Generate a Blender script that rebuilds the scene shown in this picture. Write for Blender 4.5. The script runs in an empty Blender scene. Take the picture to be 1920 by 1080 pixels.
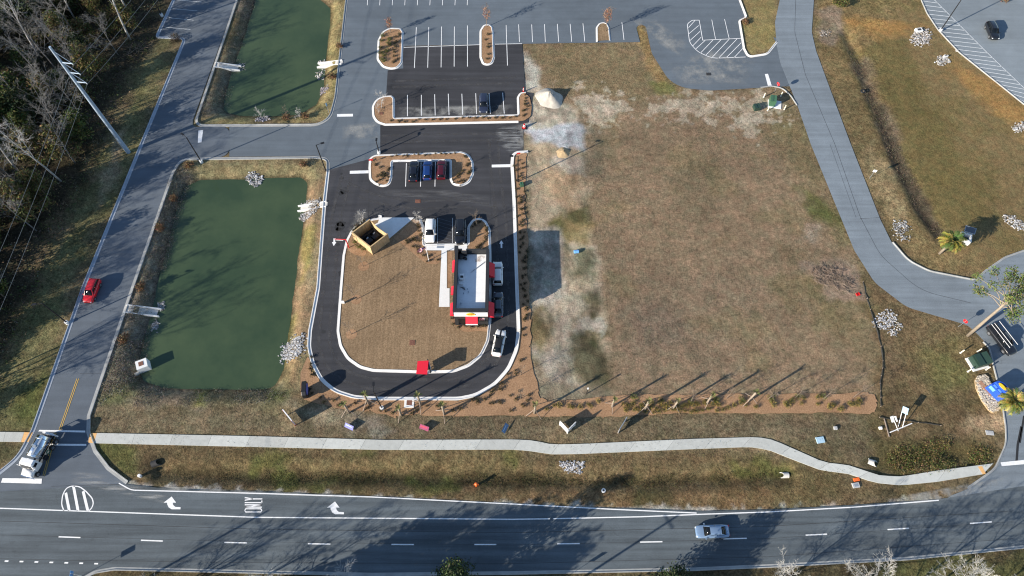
import bpy, math, random
import numpy as np
from mathutils import Vector, Matrix
from mathutils.geometry import delaunay_2d_cdt
random.seed(7)
C = bpy.context.scene.collection
R = math.radians

# ------------------------------------------------------------------ camera model (metres, ground plane z = 0)
CAM_H, PITCH, FOC = 107.0, 61.8, 1321.0
SP, CP = math.sin(R(PITCH)), math.cos(R(PITCH))
def G(px, py, z=0.0):
    """where the sight line through a spot of the survey photo meets the plane z"""
    u, v = (px-960)/FOC, (py-540)/FOC
    t = (z-CAM_H)/(-SP - v*CP)
    return Vector((t*u, t*(CP - v*SP), z))
def G2(p, z=0.0):
    g = G(p[0], p[1], z); return (g.x, g.y)

# ------------------------------------------------------------------ mesh helpers
class MB:
    def __init__(s): s.v=[]; s.f=[]; s.m=[]; s.c=[]; s.col=None
    def add(s, vs, fs, mi=0):
        o=len(s.v); s.v.extend([tuple(p) for p in vs])
        for f in fs: s.f.append(tuple(i+o for i in f)); s.m.append(mi); s.c.append(s.col)
    def box(s, c, d, rz=0, mi=0, taper=1.0):
        x,y,z=d[0]/2,d[1]/2,d[2]/2; co,si=math.cos(rz),math.sin(rz); vs=[]
        for dz in (-z,z):
            k=1.0 if dz<0 else taper
            for dx,dy in ((-x,-y),(x,-y),(x,y),(-x,y)):
                dx*=k; dy*=k
                vs.append((c[0]+dx*co-dy*si, c[1]+dx*si+dy*co, c[2]+dz))
        s.add(vs,[(3,2,1,0),(4,5,6,7),(0,1,5,4),(1,2,6,5),(2,3,7,6),(3,0,4,7)],mi)
    def bar(s, a, b, w, h, mi=0):
        a=Vector(a); b=Vector(b); d=(b-a).normalized()
        up=Vector((0,0,1)) if abs(d.z)<.95 else Vector((1,0,0))
        sx=d.cross(up).normalized()*w/2; uz=sx.cross(d).normalized()*h/2
        vs=[p+q for p in (a,b) for q in (-sx-uz, sx-uz, sx+uz, -sx+uz)]
        s.add(vs,[(3,2,1,0),(4,5,6,7),(0,1,5,4),(1,2,6,5),(2,3,7,6),(3,0,4,7)],mi)
    def tube(s, pts, rad, n=8, mi=0, cap=True):
        rings=[]; k=len(pts); pts=[Vector(p) for p in pts]
        if not hasattr(rad,'__len__'): rad=[rad]*k
        d0=(pts[1]-pts[0]).normalized()
        up=Vector((0,0,1)) if abs(d0.z)<.9 else Vector((1,0,0))
        sx=d0.cross(up).normalized()
        for i,p in enumerate(pts):
            d=(pts[min(i+1,k-1)]-pts[max(i-1,0)]).normalized()
            sx=(sx-d*sx.dot(d)).normalized(); sy=d.cross(sx)
            rings.append([p+(sx*math.cos(2*math.pi*j/n)+sy*math.sin(2*math.pi*j/n))*rad[i] for j in range(n)])
        s.loft(rings,mi,cap)
    def loft(s, rings, mi=0, cap=True):
        n=len(rings[0]); vs=[p for r in rings for p in r]; fs=[]
        for i in range(len(rings)-1):
            for j in range(n):
                a=i*n+j; b=i*n+(j+1)%n; fs.append((a,b,b+n,a+n))
        if cap: fs.append(tuple(range(n-1,-1,-1))); fs.append(tuple((len(rings)-1)*n+j for j in range(n)))
        s.add(vs,fs,mi)
    def prism(s, poly, z0, z1, mi=0):
        n=len(poly); vs=[(p[0],p[1],z0) for p in poly]+[(p[0],p[1],z1) for p in poly]
        s.add(vs,[tuple(range(n-1,-1,-1)),tuple(range(n,2*n))]+[(i,(i+1)%n,n+(i+1)%n,n+i) for i in range(n)],mi)
    def disc(s,c,r,n=16,mi=0,ry=None):
        ry=ry or r
        s.add([(c[0]+r*math.cos(2*math.pi*i/n),c[1]+ry*math.sin(2*math.pi*i/n),c[2]) for i in range(n)],[tuple(range(n))],mi)
    def blob(s,c,r,seed=0,nu=8,nv=5,amp=.15,mi=0):
        rr=random.Random(seed); rings=[]
        for i in range(1,nv):
            th=math.pi*i/nv
            rings.append([(c[0]+r[0]*math.sin(th)*math.cos(2*math.pi*j/nu)*(1+rr.uniform(-amp,amp)),
                           c[1]+r[1]*math.sin(th)*math.sin(2*math.pi*j/nu)*(1+rr.uniform(-amp,amp)),
                           c[2]-r[2]*math.cos(th)*(1+rr.uniform(-amp,amp))) for j in range(nu)])
        s.loft(rings,mi)
    def build(s, name, mats, parent=None, smooth=False, loc=None):
        me=bpy.data.meshes.new(name); me.from_pydata(s.v,[],s.f)
        for m in (mats if isinstance(mats,(list,tuple)) else [mats]): me.materials.append(m)
        if any(s.m): me.polygons.foreach_set('material_index',s.m)
        if any(c is not None for c in s.c):
            at=me.color_attributes.new('Col','FLOAT_COLOR','CORNER')
            cc=np.array([(c if c is not None else (1,1,1)) for c in s.c],dtype=np.float32)
            lt=np.empty(len(me.polygons),dtype=np.int32); me.polygons.foreach_get('loop_total',lt)
            cc=np.repeat(cc,lt,axis=0); cc=np.hstack([cc,np.ones((len(cc),1),np.float32)])
            at.data.foreach_set('color',cc.ravel())
        if smooth: me.polygons.foreach_set('use_smooth',[True]*len(me.polygons))
        me.update()
        o=bpy.data.objects.new(name,me); C.objects.link(o)
        if parent: o.parent=parent
        if loc is not None: o.location=loc
        return o

def tag(o,label,cat,group=None,kind=None):
    if label: o['label']=label
    if cat: o['category']=cat
    if group: o['group']=group
    if kind: o['kind']=kind
    return o
def thing(name,label,cat,loc=(0,0,0),rz=0,group=None):
    o=bpy.data.objects.new(name,None); C.objects.link(o); o.empty_display_size=.3
    o.location=loc; o.rotation_euler=(0,0,rz); return tag(o,label,cat,group)
def struct(o,label=None): o['kind']='structure'; o['label']=label or o.name.split('.')[0].replace('_',' '); return o
def kids(o): return [c for c in bpy.data.objects if c.parent==o]
def dup(root,loc,rz=0,label=None,scale=None,group=None,children=None):
    r=root.copy(); C.objects.link(r); r.location=loc; r.rotation_euler=(0,0,rz)
    if scale: r.scale=scale if hasattr(scale,'__len__') else (scale,)*3
    if label: r['label']=label
    if group: r['group']=group
    for ch in (children or []):
        c=ch.copy(); C.objects.link(c); c.parent=r
    return r

# ------------------------------------------------------------------ 2-D path helpers (world metres)
def fillet(P, rad, closed, nseg=7):
    out=[]; n=len(P)
    for i in range(n):
        p=Vector(P[i][:2]); r=rad[i]
        if (not closed and i in (0,n-1)) or r<=0: out.append((p.x,p.y)); continue
        a=Vector(P[i-1][:2])-p; b=Vector(P[(i+1)%n][:2])-p
        la,lb=a.length,b.length
        if la<1e-6 or lb<1e-6: continue
        a/=la; b/=lb; ang=math.acos(max(-1,min(1,a.dot(b))))
        if ang>3.08: out.append((p.x,p.y)); continue
        t=min(r/math.tan(ang/2),la*.48,lb*.48)
        p0=p+a*t; p2=p+b*t
        for k in range(nseg+1):
            u=k/nseg; w=.8 if ang<2.2 else 1.0
            q0,q1,q2=(1-u)**2,2*u*(1-u)*w,u*u
            q=(p0*q0+p*q1+p2*q2)/(q0+q1+q2); out.append((q.x,q.y))
    return out
def path(px, r=2.0, closed=False, z=0.0):
    P=[G2(p,z) for p in px]; rad=[(p[2] if len(p)>2 else r) for p in px]
    return fillet(P,rad,closed)
def normals(P,closed):
    n=len(P); N=[]
    for i in range(n):
        a=Vector(P[i-1]) if (i>0 or closed) else None; c=Vector(P[(i+1)%n]) if (i<n-1 or closed) else None
        p=Vector(P[i]); ds=[]
        if a is not None and (p-a).length>1e-6: ds.append((p-a).normalized())
        if c is not None and (c-p).length>1e-6: ds.append((c-p).normalized())
        d=sum(ds,Vector((0,0))); d=d.normalized() if d.length>1e-6 else ds[0]
        k=max(.5,d.dot(ds[0])); N.append(Vector((-d.y,d.x))/k)
    return N
def sweep(mb,P,prof,closed,side=1,mi=0):
    N=normals(P,closed); n=len(P); k=len(prof); vs=[]; fs=[]
    for p,nn in zip(P,N):
        for o,z in prof: vs.append((p[0]+nn.x*o*side,p[1]+nn.y*o*side,z))
    for i in range(n if closed else n-1):
        j=(i+1)%n
        for q in range(k-1):
            f=(i*k+q,j*k+q,j*k+q+1,i*k+q+1); fs.append(f if side<0 else f[::-1])
    mb.add(vs,fs,mi)
def line(mb,P,w,z,mi=0,closed=False):
    sweep(mb,P,[(w/2,z),(-w/2,z)],closed,1,mi)
def area(P): return sum(P[i][0]*P[(i+1)%len(P)][1]-P[(i+1)%len(P)][0]*P[i][1] for i in range(len(P)))/2
def sheet(name,P,z,mat,label=None,holes=None):
    if area(P)<0: P=P[::-1]
    Q=[Vector(p[:2]) for i,p in enumerate(P) if math.dist(p[:2],P[i-1][:2])>1e-4]; n=len(Q)
    vs,_,fs,*_=delaunay_2d_cdt(Q,[],[list(range(n))],1,1e-5)
    out=[]
    for f in fs:
        a,b,c=(vs[i] for i in f[:3]); out.append(tuple(f) if (b-a).cross(c-a)>0 else tuple(f[::-1]))
    mb=MB(); mb.add([(v.x,v.y,z) for v in vs],out)
    return struct(mb.build(name,mat),label)
def inset(P,w):
    N=normals(P,True); s=1 if area(P)>0 else -1
    return [(p[0]+n.x*w*s,p[1]+n.y*w*s) for p,n in zip(P,N)]

# ------------------------------------------------------------------ numpy noise and distance
def vnoise(x,y,sc,seed):
    r=np.random.default_rng(seed); T=r.random((256,256)).astype(np.float32)
    u=x/sc+1000.3; v=y/sc+1000.7; i=np.floor(u).astype(int); j=np.floor(v).astype(int)
    fu=u-i; fv=v-j; fu=fu*fu*(3-2*fu); fv=fv*fv*(3-2*fv); i&=255; j&=255; i1=(i+1)&255; j1=(j+1)&255
    return (T[i,j]*(1-fu)+T[i1,j]*fu)*(1-fv)+(T[i,j1]*(1-fu)+T[i1,j1]*fu)*fv
def fbm(x,y,sc,seed,o=3):
    t=0; a=1; s=0
    for k in range(o): t=t+a*vnoise(x,y,sc/2**k,seed+k); s+=a; a*=.55
    return t/s
def sdist(P,x,y):
    d=np.full(x.shape,1e9,np.float32); ins=np.zeros(x.shape,bool); n=len(P)
    for i in range(n):
        ax,ay=P[i]; bx,by=P[(i+1)%n]; ex,ey=bx-ax,by-ay; L=ex*ex+ey*ey+1e-9
        t=np.clip(((x-ax)*ex+(y-ay)*ey)/L,0,1); d=np.minimum(d,(x-ax-t*ex)**2+(y-ay-t*ey)**2)
        c=((ay>y)!=(by>y)); xi=ax+(y-ay)*(ex/(ey if abs(ey)>1e-9 else 1e-9)); ins^=(c&(x<xi))
    d=np.sqrt(d); return np.where(ins,-d,d)
def ldist(P,x,y):
    d=np.full(x.shape,1e9,np.float32)
    for i in range(len(P)-1):
        ax,ay=P[i]; bx,by=P[i+1]; ex,ey=bx-ax,by-ay; L=ex*ex+ey*ey+1e-9
        t=np.clip(((x-ax)*ex+(y-ay)*ey)/L,0,1); d=np.minimum(d,(x-ax-t*ex)**2+(y-ay-t*ey)**2)
    return np.sqrt(d)
def sst(a,b,x): t=np.clip((x-a)/(b-a),0,1); return t*t*(3-2*t)

# ------------------------------------------------------------------ materials
def newmat(name):
    m=bpy.data.materials.new(name); m.use_nodes=True; nt=m.node_tree
    return m,nt,nt.nodes['Principled BSDF']
def nd(nt,t,**k):
    n=nt.nodes.new(t)
    for a,b in k.items(): setattr(n,a,b)
    return n
def coords(nt,scale=(1,1,1),rot=0,kind='Object'):
    tc=nd(nt,'ShaderNodeTexCoord'); mp=nd(nt,'ShaderNodeMapping')
    mp.inputs['Scale'].default_value=scale; mp.inputs['Rotation'].default_value=(0,0,rot)
    nt.links.new(tc.outputs[kind],mp.inputs['Vector']); return mp.outputs['Vector']
def noise(nt,vec,sc,det=4,rough=.6):
    n=nd(nt,'ShaderNodeTexNoise'); n.inputs['Scale'].default_value=sc; n.inputs['Detail'].default_value=det
    n.inputs['Roughness'].default_value=rough; nt.links.new(vec,n.inputs['Vector']); return n.outputs['Fac']
def rng_(nt,sock,a,b,c,d):
    n=nd(nt,'ShaderNodeMapRange'); nt.links.new(sock,n.inputs[0])
    for i,v in enumerate((a,b,c,d)): n.inputs[i+1].default_value=v
    return n.outputs[0]
def mulc(nt,col,fac):
    n=nd(nt,'ShaderNodeVectorMath',operation='SCALE'); nt.links.new(col,n.inputs[0]); nt.links.new(fac,n.inputs['Scale']); return n.outputs[0]
def mixc(nt,f,a,b):
    n=nd(nt,'ShaderNodeMix',data_type='RGBA'); nt.links.new(f,n.inputs[0])
    for s,i in ((a,6),(b,7)):
        if isinstance(s,tuple): n.inputs[i].default_value=(*s,1)
        else: nt.links.new(s,n.inputs[i])
    return n.outputs[2]
def mul(nt,a,b):
    n=nd(nt,'ShaderNodeMath',operation='MULTIPLY'); nt.links.new(a,n.inputs[0])
    if isinstance(b,(int,float)): n.inputs[1].default_value=b
    else: nt.links.new(b,n.inputs[1])
    return n.outputs[0]
def bump(nt,bs,h,st=.3,dist=.1):
    b=nd(nt,'ShaderNodeBump'); b.inputs['Strength'].default_value=st; b.inputs['Distance'].default_value=dist
    nt.links.new(h,b.inputs['Height']); nt.links.new(b.outputs[0],bs.inputs['Normal'])
def plain(name,col,rough=.6,metal=0.0,var=.12,sc=6.0,coat=0.0,spec=.5):
    m,nt,bs=newmat(name); v=coords(nt)
    f=rng_(nt,noise(nt,v,sc,3),.25,.75,1-var,1+var)
    rgb=nd(nt,'ShaderNodeRGB'); rgb.outputs[0].default_value=(*col,1)
    nt.links.new(mulc(nt,rgb.outputs[0],f),bs.inputs['Base Color'])
    bs.inputs['Roughness'].default_value=rough; bs.inputs['Metallic'].default_value=metal
    bs.inputs['Coat Weight'].default_value=coat; bs.inputs['Coat Roughness'].default_value=.05
    bs.inputs['Specular IOR Level'].default_value=spec
    return m
def asphalt(name,c,streak_rot=0.0,streak=.18,big=.22,grain=.25,crack=0.0,cs=.45,tint2=None,rough=.85):
    m,nt,bs=newmat(name); v=coords(nt)
    b=noise(nt,v,.045,4,.6); b2=noise(nt,v,.35,4,.65)
    base=mixc(nt,rng_(nt,b,.35,.65,0,1),c,tint2 or tuple(x*(1-big)for x in c))
    base=mulc(nt,base,rng_(nt,b2,.25,.75,.90,1.10))
    if streak:
        vs=coords(nt,(.05,1.1,1),streak_rot); base=mulc(nt,base,rng_(nt,noise(nt,vs,1.0,3,.55),.3,.7,1-streak,1+streak))
    g=noise(nt,v,7.0,2,.8); base=mulc(nt,base,rng_(nt,g,.2,.8,1-grain,1+grain))
    if crack:
        vo=nd(nt,'ShaderNodeTexVoronoi',feature='DISTANCE_TO_EDGE'); vo.inputs['Scale'].default_value=cs
        nv=nd(nt,'ShaderNodeTexNoise'); nv.inputs['Scale'].default_value=.5; nt.links.new(v,nv.inputs['Vector'])
        ad=nd(nt,'ShaderNodeVectorMath',operation='MULTIPLY_ADD'); ad.inputs[1].default_value=(3,3,0)
        nt.links.new(nv.outputs['Color'],ad.inputs[0]); nt.links.new(v,ad.inputs[2]); nt.links.new(ad.outputs[0],vo.inputs['Vector'])
        base=mulc(nt,base,rng_(nt,vo.outputs['Distance'],0,.012,1-crack,1))
    nt.links.new(base,bs.inputs['Base Color']); bs.inputs['Roughness'].default_value=rough
    bs.inputs['Specular IOR Level'].default_value=.3
    bump(nt,bs,g,.25,.03); return m
def concrete(name,c,var=.16,rough=.85):
    m,nt,bs=newmat(name); v=coords(nt)
    rgb=nd(nt,'ShaderNodeRGB'); rgb.outputs[0].default_value=(*c,1)
    base=mulc(nt,rgb.outputs[0],rng_(nt,noise(nt,v,.6,5,.65),.3,.7,1-var,1+var))
    base=mulc(nt,base,rng_(nt,noise(nt,v,6,2,.7),.2,.8,.92,1.08))
    nt.links.new(base,bs.inputs['Base Color']); bs.inputs['Roughness'].default_value=rough
    bs.inputs['Specular IOR Level'].default_value=.25; return m
def attr_mat(name,rough=.9,fine=.35,sc=5.0,trans=0.0,bm=.3):
    m,nt,bs=newmat(name); v=coords(nt)
    at=nd(nt,'ShaderNodeAttribute',attribute_name='Col')
    g=noise(nt,v,sc,4,.75); base=mulc(nt,at.outputs['Color'],rng_(nt,g,.25,.75,1-fine,1+fine))
    nt.links.new(base,bs.inputs['Base Color']); bs.inputs['Roughness'].default_value=rough
    bs.inputs['Specular IOR Level'].default_value=.15
    if bm: bump(nt,bs,g,bm,.12)
    return m
def mulchmat(name,c1,c2):
    m,nt,bs=newmat(name); v=coords(nt)
    g=noise(nt,v,4.5,5,.8); b=noise(nt,v,.25,3)
    base=mixc(nt,rng_(nt,g,.3,.7,0,1),c1,c2); base=mulc(nt,base,rng_(nt,b,.3,.7,.82,1.16))
    vs=coords(nt,(9,2.2,1),.5); base=mulc(nt,base,rng_(nt,noise(nt,vs,1,3,.7),.25,.75,.8,1.2))
    nt.links.new(base,bs.inputs['Base Color']); bs.inputs['Roughness'].default_value=.95
    bs.inputs['Specular IOR Level'].default_value=.1; bump(nt,bs,g,.5,.08); return m
def decal(name,c,sc=.5,lo=.5,hi=.7,amax=.6,stretch=(1,1,1),rot=0):
    m,nt,bs=newmat(name); v=coords(nt,stretch,rot)
    nn=noise(nt,v,sc,5,.65); at=nd(nt,'ShaderNodeAttribute',attribute_name='Col')
    sep=nd(nt,'ShaderNodeSeparateColor'); nt.links.new(at.outputs['Color'],sep.inputs[0])
    a=mul(nt,rng_(nt,nn,lo,hi,0,amax),sep.outputs[0])
    bs.inputs['Base Color'].default_value=(*c,1); bs.inputs['Roughness'].default_value=.95
    bs.inputs['Specular IOR Level'].default_value=.1
    nt.links.new(a,bs.inputs['Alpha']); return m

M={}
M['old']=asphalt('old_asphalt',(.122,.148,.176),.2,.08,.16,.14)
M['west']=asphalt('west_road_asphalt',(.115,.138,.168),1.9,.10,.16,.14)
M['main']=asphalt('main_road_asphalt',(.082,.099,.113),0.0,.26,.22,.24,crack=.18,tint2=(.104,.126,.143))
M['east']=asphalt('east_road_asphalt',(.200,.235,.268),1.2,.14,.16,.20,crack=.12)
M['lot']=asphalt('far_lot_asphalt',(.225,.262,.292),.6,.06,.18,.18)
M['new']=asphalt('new_asphalt',(.034,.035,.040),0.1,.22,.18,.26,tint2=(.052,.053,.060))
M['patch']=plain('oil_stain',(.020,.021,.024),.8,var=.3)
M['kerb_old']=concrete('old_kerb_concrete',(.34,.35,.35))
M['kerb_blue']=concrete('west_kerb_concrete',(.32,.36,.42))
M['kerb_new']=concrete('new_kerb_concrete',(.72,.71,.69),.08)
M['walk']=attr_mat('sidewalk_concrete',.85,.12,1.2,bm=.1)
M['conc']=concrete('pale_concrete',(.56,.55,.52))
M['conc_white']=concrete('white_concrete',(.72,.73,.73),.06)
M['paint']=plain('road_paint',(.78,.79,.80),.7,var=.10,sc=3)
M['paint_worn']=plain('worn_road_paint',(.60,.63,.65),.75,var=.25,sc=3)
M['paint_faint']=plain('faint_road_paint',(.10,.115,.14),.8,var=.2,sc=3)
M['yellow']=plain('yellow_road_paint',(.55,.36,.08),.7,var=.15,sc=3)
M['orange_pad']=plain('tactile_orange',(.72,.42,.17),.8)
M['mulch']=mulchmat('pine_straw',(.205,.116,.064),(.45,.285,.170))
def groundmat():
    m,nt,bs=newmat('ground_surface'); v=coords(nt)
    at=nd(nt,'ShaderNodeAttribute',attribute_name='Col')
    g1=noise(nt,v,1.5,3,.75); g2=noise(nt,v,3.6,3,.8); g3=noise(nt,v,.55,3,.6)
    def amt(s):
        a=nd(nt,'ShaderNodeMath',operation='SUBTRACT'); nt.links.new(s,a.inputs[0]); a.inputs[1].default_value=1
        b=nd(nt,'ShaderNodeMath',operation='MULTIPLY_ADD'); nt.links.new(a.outputs[0],b.inputs[0]); nt.links.new(at.outputs['Alpha'],b.inputs[1]); b.inputs[2].default_value=1
        return b.outputs[0]
    base=mulc(nt,at.outputs['Color'],amt(rng_(nt,g1,.34,.66,.66,1.34))); base=mulc(nt,base,amt(rng_(nt,g2,.33,.67,.55,1.45)))
    tint=mixc(nt,rng_(nt,g3,.38,.62,0,1),(.92,.97,.92),(1.10,1.01,.97))
    mm=nd(nt,'ShaderNodeVectorMath',operation='MULTIPLY'); nt.links.new(base,mm.inputs[0]); nt.links.new(tint,mm.inputs[1])
    nt.links.new(mm.outputs[0],bs.inputs['Base Color']); bs.inputs['Roughness'].default_value=.95
    bs.inputs['Specular IOR Level'].default_value=.1
    bump(nt,bs,g2,.8,.16); return m
M['ground']=groundmat()
M['leafm']=attr_mat('leaf_surface',.6,.2,9,bm=0)
M['metal_grey']=plain('galvanised_steel',(.42,.47,.52),.45,.55,.08)
M['pole_blue']=plain('painted_steel_pole',(.36,.45,.56),.5,.2,.08)
M['black']=plain('black_metal',(.014,.014,.016),.45,0,.1)
M['black_wall']=plain('black_cladding',(.022,.024,.027),.6,0,.15,2)
M['dark']=plain('dark_iron',(.03,.03,.032),.7)
M['rust']=plain('rusty_iron',(.17,.075,.05),.85,0,.3)
M['white']=plain('white_paint_metal',(.80,.80,.80),.5,0,.04)
def roofmat():
    m,nt,bs=newmat('white_roof_membrane'); v=coords(nt); tc=nd(nt,'ShaderNodeTexCoord'); sp=nd(nt,'ShaderNodeSeparateXYZ'); nt.links.new(tc.outputs['Object'],sp.inputs[0])
    rgb=nd(nt,'ShaderNodeRGB'); rgb.outputs[0].default_value=(.90,.91,.92,1)
    base=mulc(nt,rgb.outputs[0],rng_(nt,noise(nt,v,.45,5,.7),.42,.62,.90,1.0)); base=mulc(nt,base,rng_(nt,noise(nt,v,2.5,4,.7),.3,.5,.94,1.0))
    fr=nd(nt,'ShaderNodeMath',operation='FRACT'); nt.links.new(mul(nt,sp.outputs['Y'],.52),fr.inputs[0])
    base=mulc(nt,base,rng_(nt,fr.outputs[0],.0,.05,.90,1.0)); nt.links.new(base,bs.inputs['Base Color']); bs.inputs['Roughness'].default_value=.6; return m
M['roof']=roofmat()
M['red']=plain('red_awning_fabric',(.70,.012,.035),.6,0,.06)
M['redpost']=plain('red_painted_steel',(.60,.015,.02),.45)
M['yellow_sign']=plain('yellow_sign_face',(.85,.62,.03),.5,0,.04)
M['wood']=plain('new_fence_timber',(.50,.36,.19),.8,0,.15,3)
M['wood_old']=plain('weathered_timber',(.30,.24,.20),.9,0,.25,2)
M['green_box']=plain('green_cabinet_paint',(.05,.13,.075),.5)
M['green_dark']=plain('dark_green_cabinet',(.022,.05,.038),.5)
M['blue']=plain('blue_sign_paint',(.02,.09,.52),.45)
M['blue_light']=plain('light_blue_sign_paint',(.15,.38,.75),.45)
M['skyblue']=plain('pale_blue_panel',(.38,.55,.68),.5)
M['purple']=plain('violet_blue_face',(.13,.14,.42),.5)
M['magenta']=plain('magenta_sign_face',(.22,.02,.09),.5)
M['blue_pale']=plain('washed_blue_face',(.10,.20,.36),.5)
M['orange']=plain('orange_plastic',(.85,.16,.03),.5)
M['bollard']=plain('cream_bollard_paint',(.82,.76,.60),.6)
M['glass']=plain('tinted_glass',(.006,.008,.011),.08,0,.05,spec=.3)
M['tyre']=plain('tyre_rubber',(.018,.018,.019),.85)
M['rim']=plain('alloy_rim',(.45,.46,.48),.35,.8,.05)
M['chrome']=plain('polished_tank_metal',(.72,.75,.80),.17,1.0,.04)
M['lamp']=plain('headlight_lens',(.75,.78,.80),.15)
M['tail']=plain('tail_light_lens',(.40,.01,.01),.2)
M['brick']=plain('brick_strip',(.40,.22,.14),.9,0,.3,4)
M['bark']=plain('grey_bark',(.17,.165,.16),.9,0,.2,3)
M['bark_pale']=plain('pale_bark',(.40,.39,.375),.9,0,.15,3)
M['bark_brown']=plain('brown_bark',(.19,.15,.115),.9,0,.2,3)
M['palm_bark']=plain('palm_trunk',(.29,.24,.185),.9,0,.25,5)
M['stone']=attr_mat('riprap_stone',.8,.15,6,bm=0)
M['dirt']=plain('sand_pile_soil',(.42,.395,.35),.95,0,.2,1.5)
M['dirt_tan']=plain('tan_soil',(.42,.31,.18),.95,0,.25,1.5)
M['wire']=plain('wire_cable',(.16,.18,.19),.6)
M['silt']=plain('black_silt_fabric',(.030,.029,.027),.8)
M['twig']=plain('dry_brush',(.24,.18,.14),.95,0,.3,4)
M['dust']=decal('dust_film',(.42,.42,.40),.35,.42,.72,.75)
M['track']=decal('tyre_polish',(.095,.095,.10),.6,.33,.66,.75,(1,1,1))
M['seam']=plain('pavement_seam',(.035,.037,.040),.9,var=.3)
M['dust_faint']=decal('faint_dust_streaks',(.30,.30,.30),1.0,.45,.75,.35,(.18,1.6,1),0.15)
M['dust_streak']=decal('dust_streaks',(.40,.41,.41),1.0,.45,.70,.85,(.18,1.6,1),0.15)
M['lawn']=None
def lawnmat():
    m,nt,bs=newmat('dormant_lawn'); v=coords(nt)
    vs=coords(nt,(2.6,.10,1),0.0); s=noise(nt,vs,1.0,3,.6); g=noise(nt,v,5,4,.75); b=noise(nt,v,.16,3)
    base=mixc(nt,rng_(nt,g,.36,.64,0,1),(.160,.108,.062),(.320,.225,.138))
    base=mulc(nt,base,rng_(nt,s,.3,.7,.84,1.14)); base=mulc(nt,base,rng_(nt,b,.3,.7,.88,1.14))
    nt.links.new(base,bs.inputs['Base Color']); bs.inputs['Roughness'].default_value=.95
    bs.inputs['Specular IOR Level'].default_value=.1; bump(nt,bs,g,.4,.08); return m
M['lawn']=lawnmat()
def watermat():
    m,nt,bs=newmat('pond_water_surface'); v=coords(nt)
    b=noise(nt,v,.07,5,.65); base=mixc(nt,rng_(nt,b,.36,.64,0,1),(.036,.062,.034),(.060,.090,.046))
    nt.links.new(base,bs.inputs['Base Color']); bs.inputs['Roughness'].default_value=.12
    bs.inputs['Specular IOR Level'].default_value=.4
    bump(nt,bs,noise(nt,v,1.6,3),.12,.06); return m
M['water']=watermat()
def flagmat():
    m,nt,bs=newmat('striped_flag_cloth'); tc=nd(nt,'ShaderNodeTexCoord'); sp=nd(nt,'ShaderNodeSeparateXYZ')
    nt.links.new(tc.outputs['Object'],sp.inputs[0])
    w=nd(nt,'ShaderNodeMath',operation='SINE'); nt.links.new(mul(nt,sp.outputs['Z'],math.pi*13/.95),w.inputs[0])
    st=mixc(nt,rng_(nt,w.outputs[0],-.05,.05,0,1),(.75,.72,.72),(.55,.02,.04))
    cx=nd(nt,'ShaderNodeMath',operation='GREATER_THAN'); nt.links.new(sp.outputs['X'],cx.inputs[0]); cx.inputs[1].default_value=-.70
    cz=nd(nt,'ShaderNodeMath',operation='GREATER_THAN'); nt.links.new(sp.outputs['Z'],cz.inputs[0]); cz.inputs[1].default_value=.44
    nt.links.new(mixc(nt,mul(nt,cx.outputs[0],cz.outputs[0]),st,(.02,.03,.16)),bs.inputs['Base Color'])
    bs.inputs['Roughness'].default_value=.8; return m
M['flag']=flagmat()
M['cover']=concrete('weathered_cover',(.42,.43,.44))
M['bark_white']=plain('whitish_bark',(.56,.54,.50),.9,0,.15,3)
def plank(name,c1,c2,rot):
    m,nt,bs=newmat(name); v=coords(nt,(5.5,5.5,.6),rot)
    base=mixc(nt,rng_(nt,noise(nt,v,1.2,4,.7),.3,.7,0,1),c1,c2); nt.links.new(base,bs.inputs['Base Color'])
    bs.inputs['Roughness'].default_value=.85; return m
M['plank']=plank('fence_planks',(.36,.25,.12),(.62,.46,.26),0)
# ================================================================== SETTING
POND1=[(352,352),(375,344),(480,341),(562,338),(570,346),(566,380),(556,450),(546,530),(536,600),(524,690),(508,722),(420,722),(310,720),(277,708),(268,692),(278,640),(294,580),(305,525),(322,460),(338,395)]
POND2=[(505,-80),(480,20),(458,90),(440,140),(427,190),(426,206),(450,212),(500,214),(560,210),(588,194),(600,165),(604,110),(612,50),(613,18),(598,4),(578,-6),(566,-80)]
WL=-1.1
pond1=fillet([G2(p,WL) for p in POND1],[1.2]*len(POND1),True); pond2=fillet([G2(p,WL) for p in POND2],[1.2]*len(POND2),True)
ditch1=[G2(p) for p in ((300,884),(480,893),(700,893),(960,897),(1200,902),(1380,896),(1475,888))]
ditch2=[G2(p) for p in ((1588,60),(1618,130),(1650,215),(1688,310),(1725,385),(1762,438))]
ditch3=[G2(p) for p in ((1650,868),(1740,850),(1830,860))]
def height(x,y):
    z=-.07+.035*(fbm(x,y,3,90)-.5)*2
    for P,w in ((pond1,3.4),(pond2,3.4)):
        bx=[p[0] for p in P]; by=[p[1] for p in P]
        k=(x>min(bx)-6)&(x<max(bx)+6)&(y>min(by)-6)&(y<max(by)+6)
        if not k.any(): continue
        sd=sdist(P,x[k],y[k])+.5*(fbm(x[k],y[k],2.5,33)-.5)
        zz=np.where(sd<0,WL-.15-np.clip(-sd*.35,0,.8),WL-.15+(.08-WL)*sst(0,w,sd))
        z[k]=np.minimum(z[k],zz)
    z-=.75*np.exp(-(ldist(ditch1,x,y)/1.35)**2)+.6*np.exp(-(ldist(ditch2,x,y)/1.4)**2)+.4*np.exp(-(ldist(ditch3,x,y)/1.8)**2)
    return z
def gz(x,y): return float(height(np.array([x],float),np.array([y],float))[0])

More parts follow.
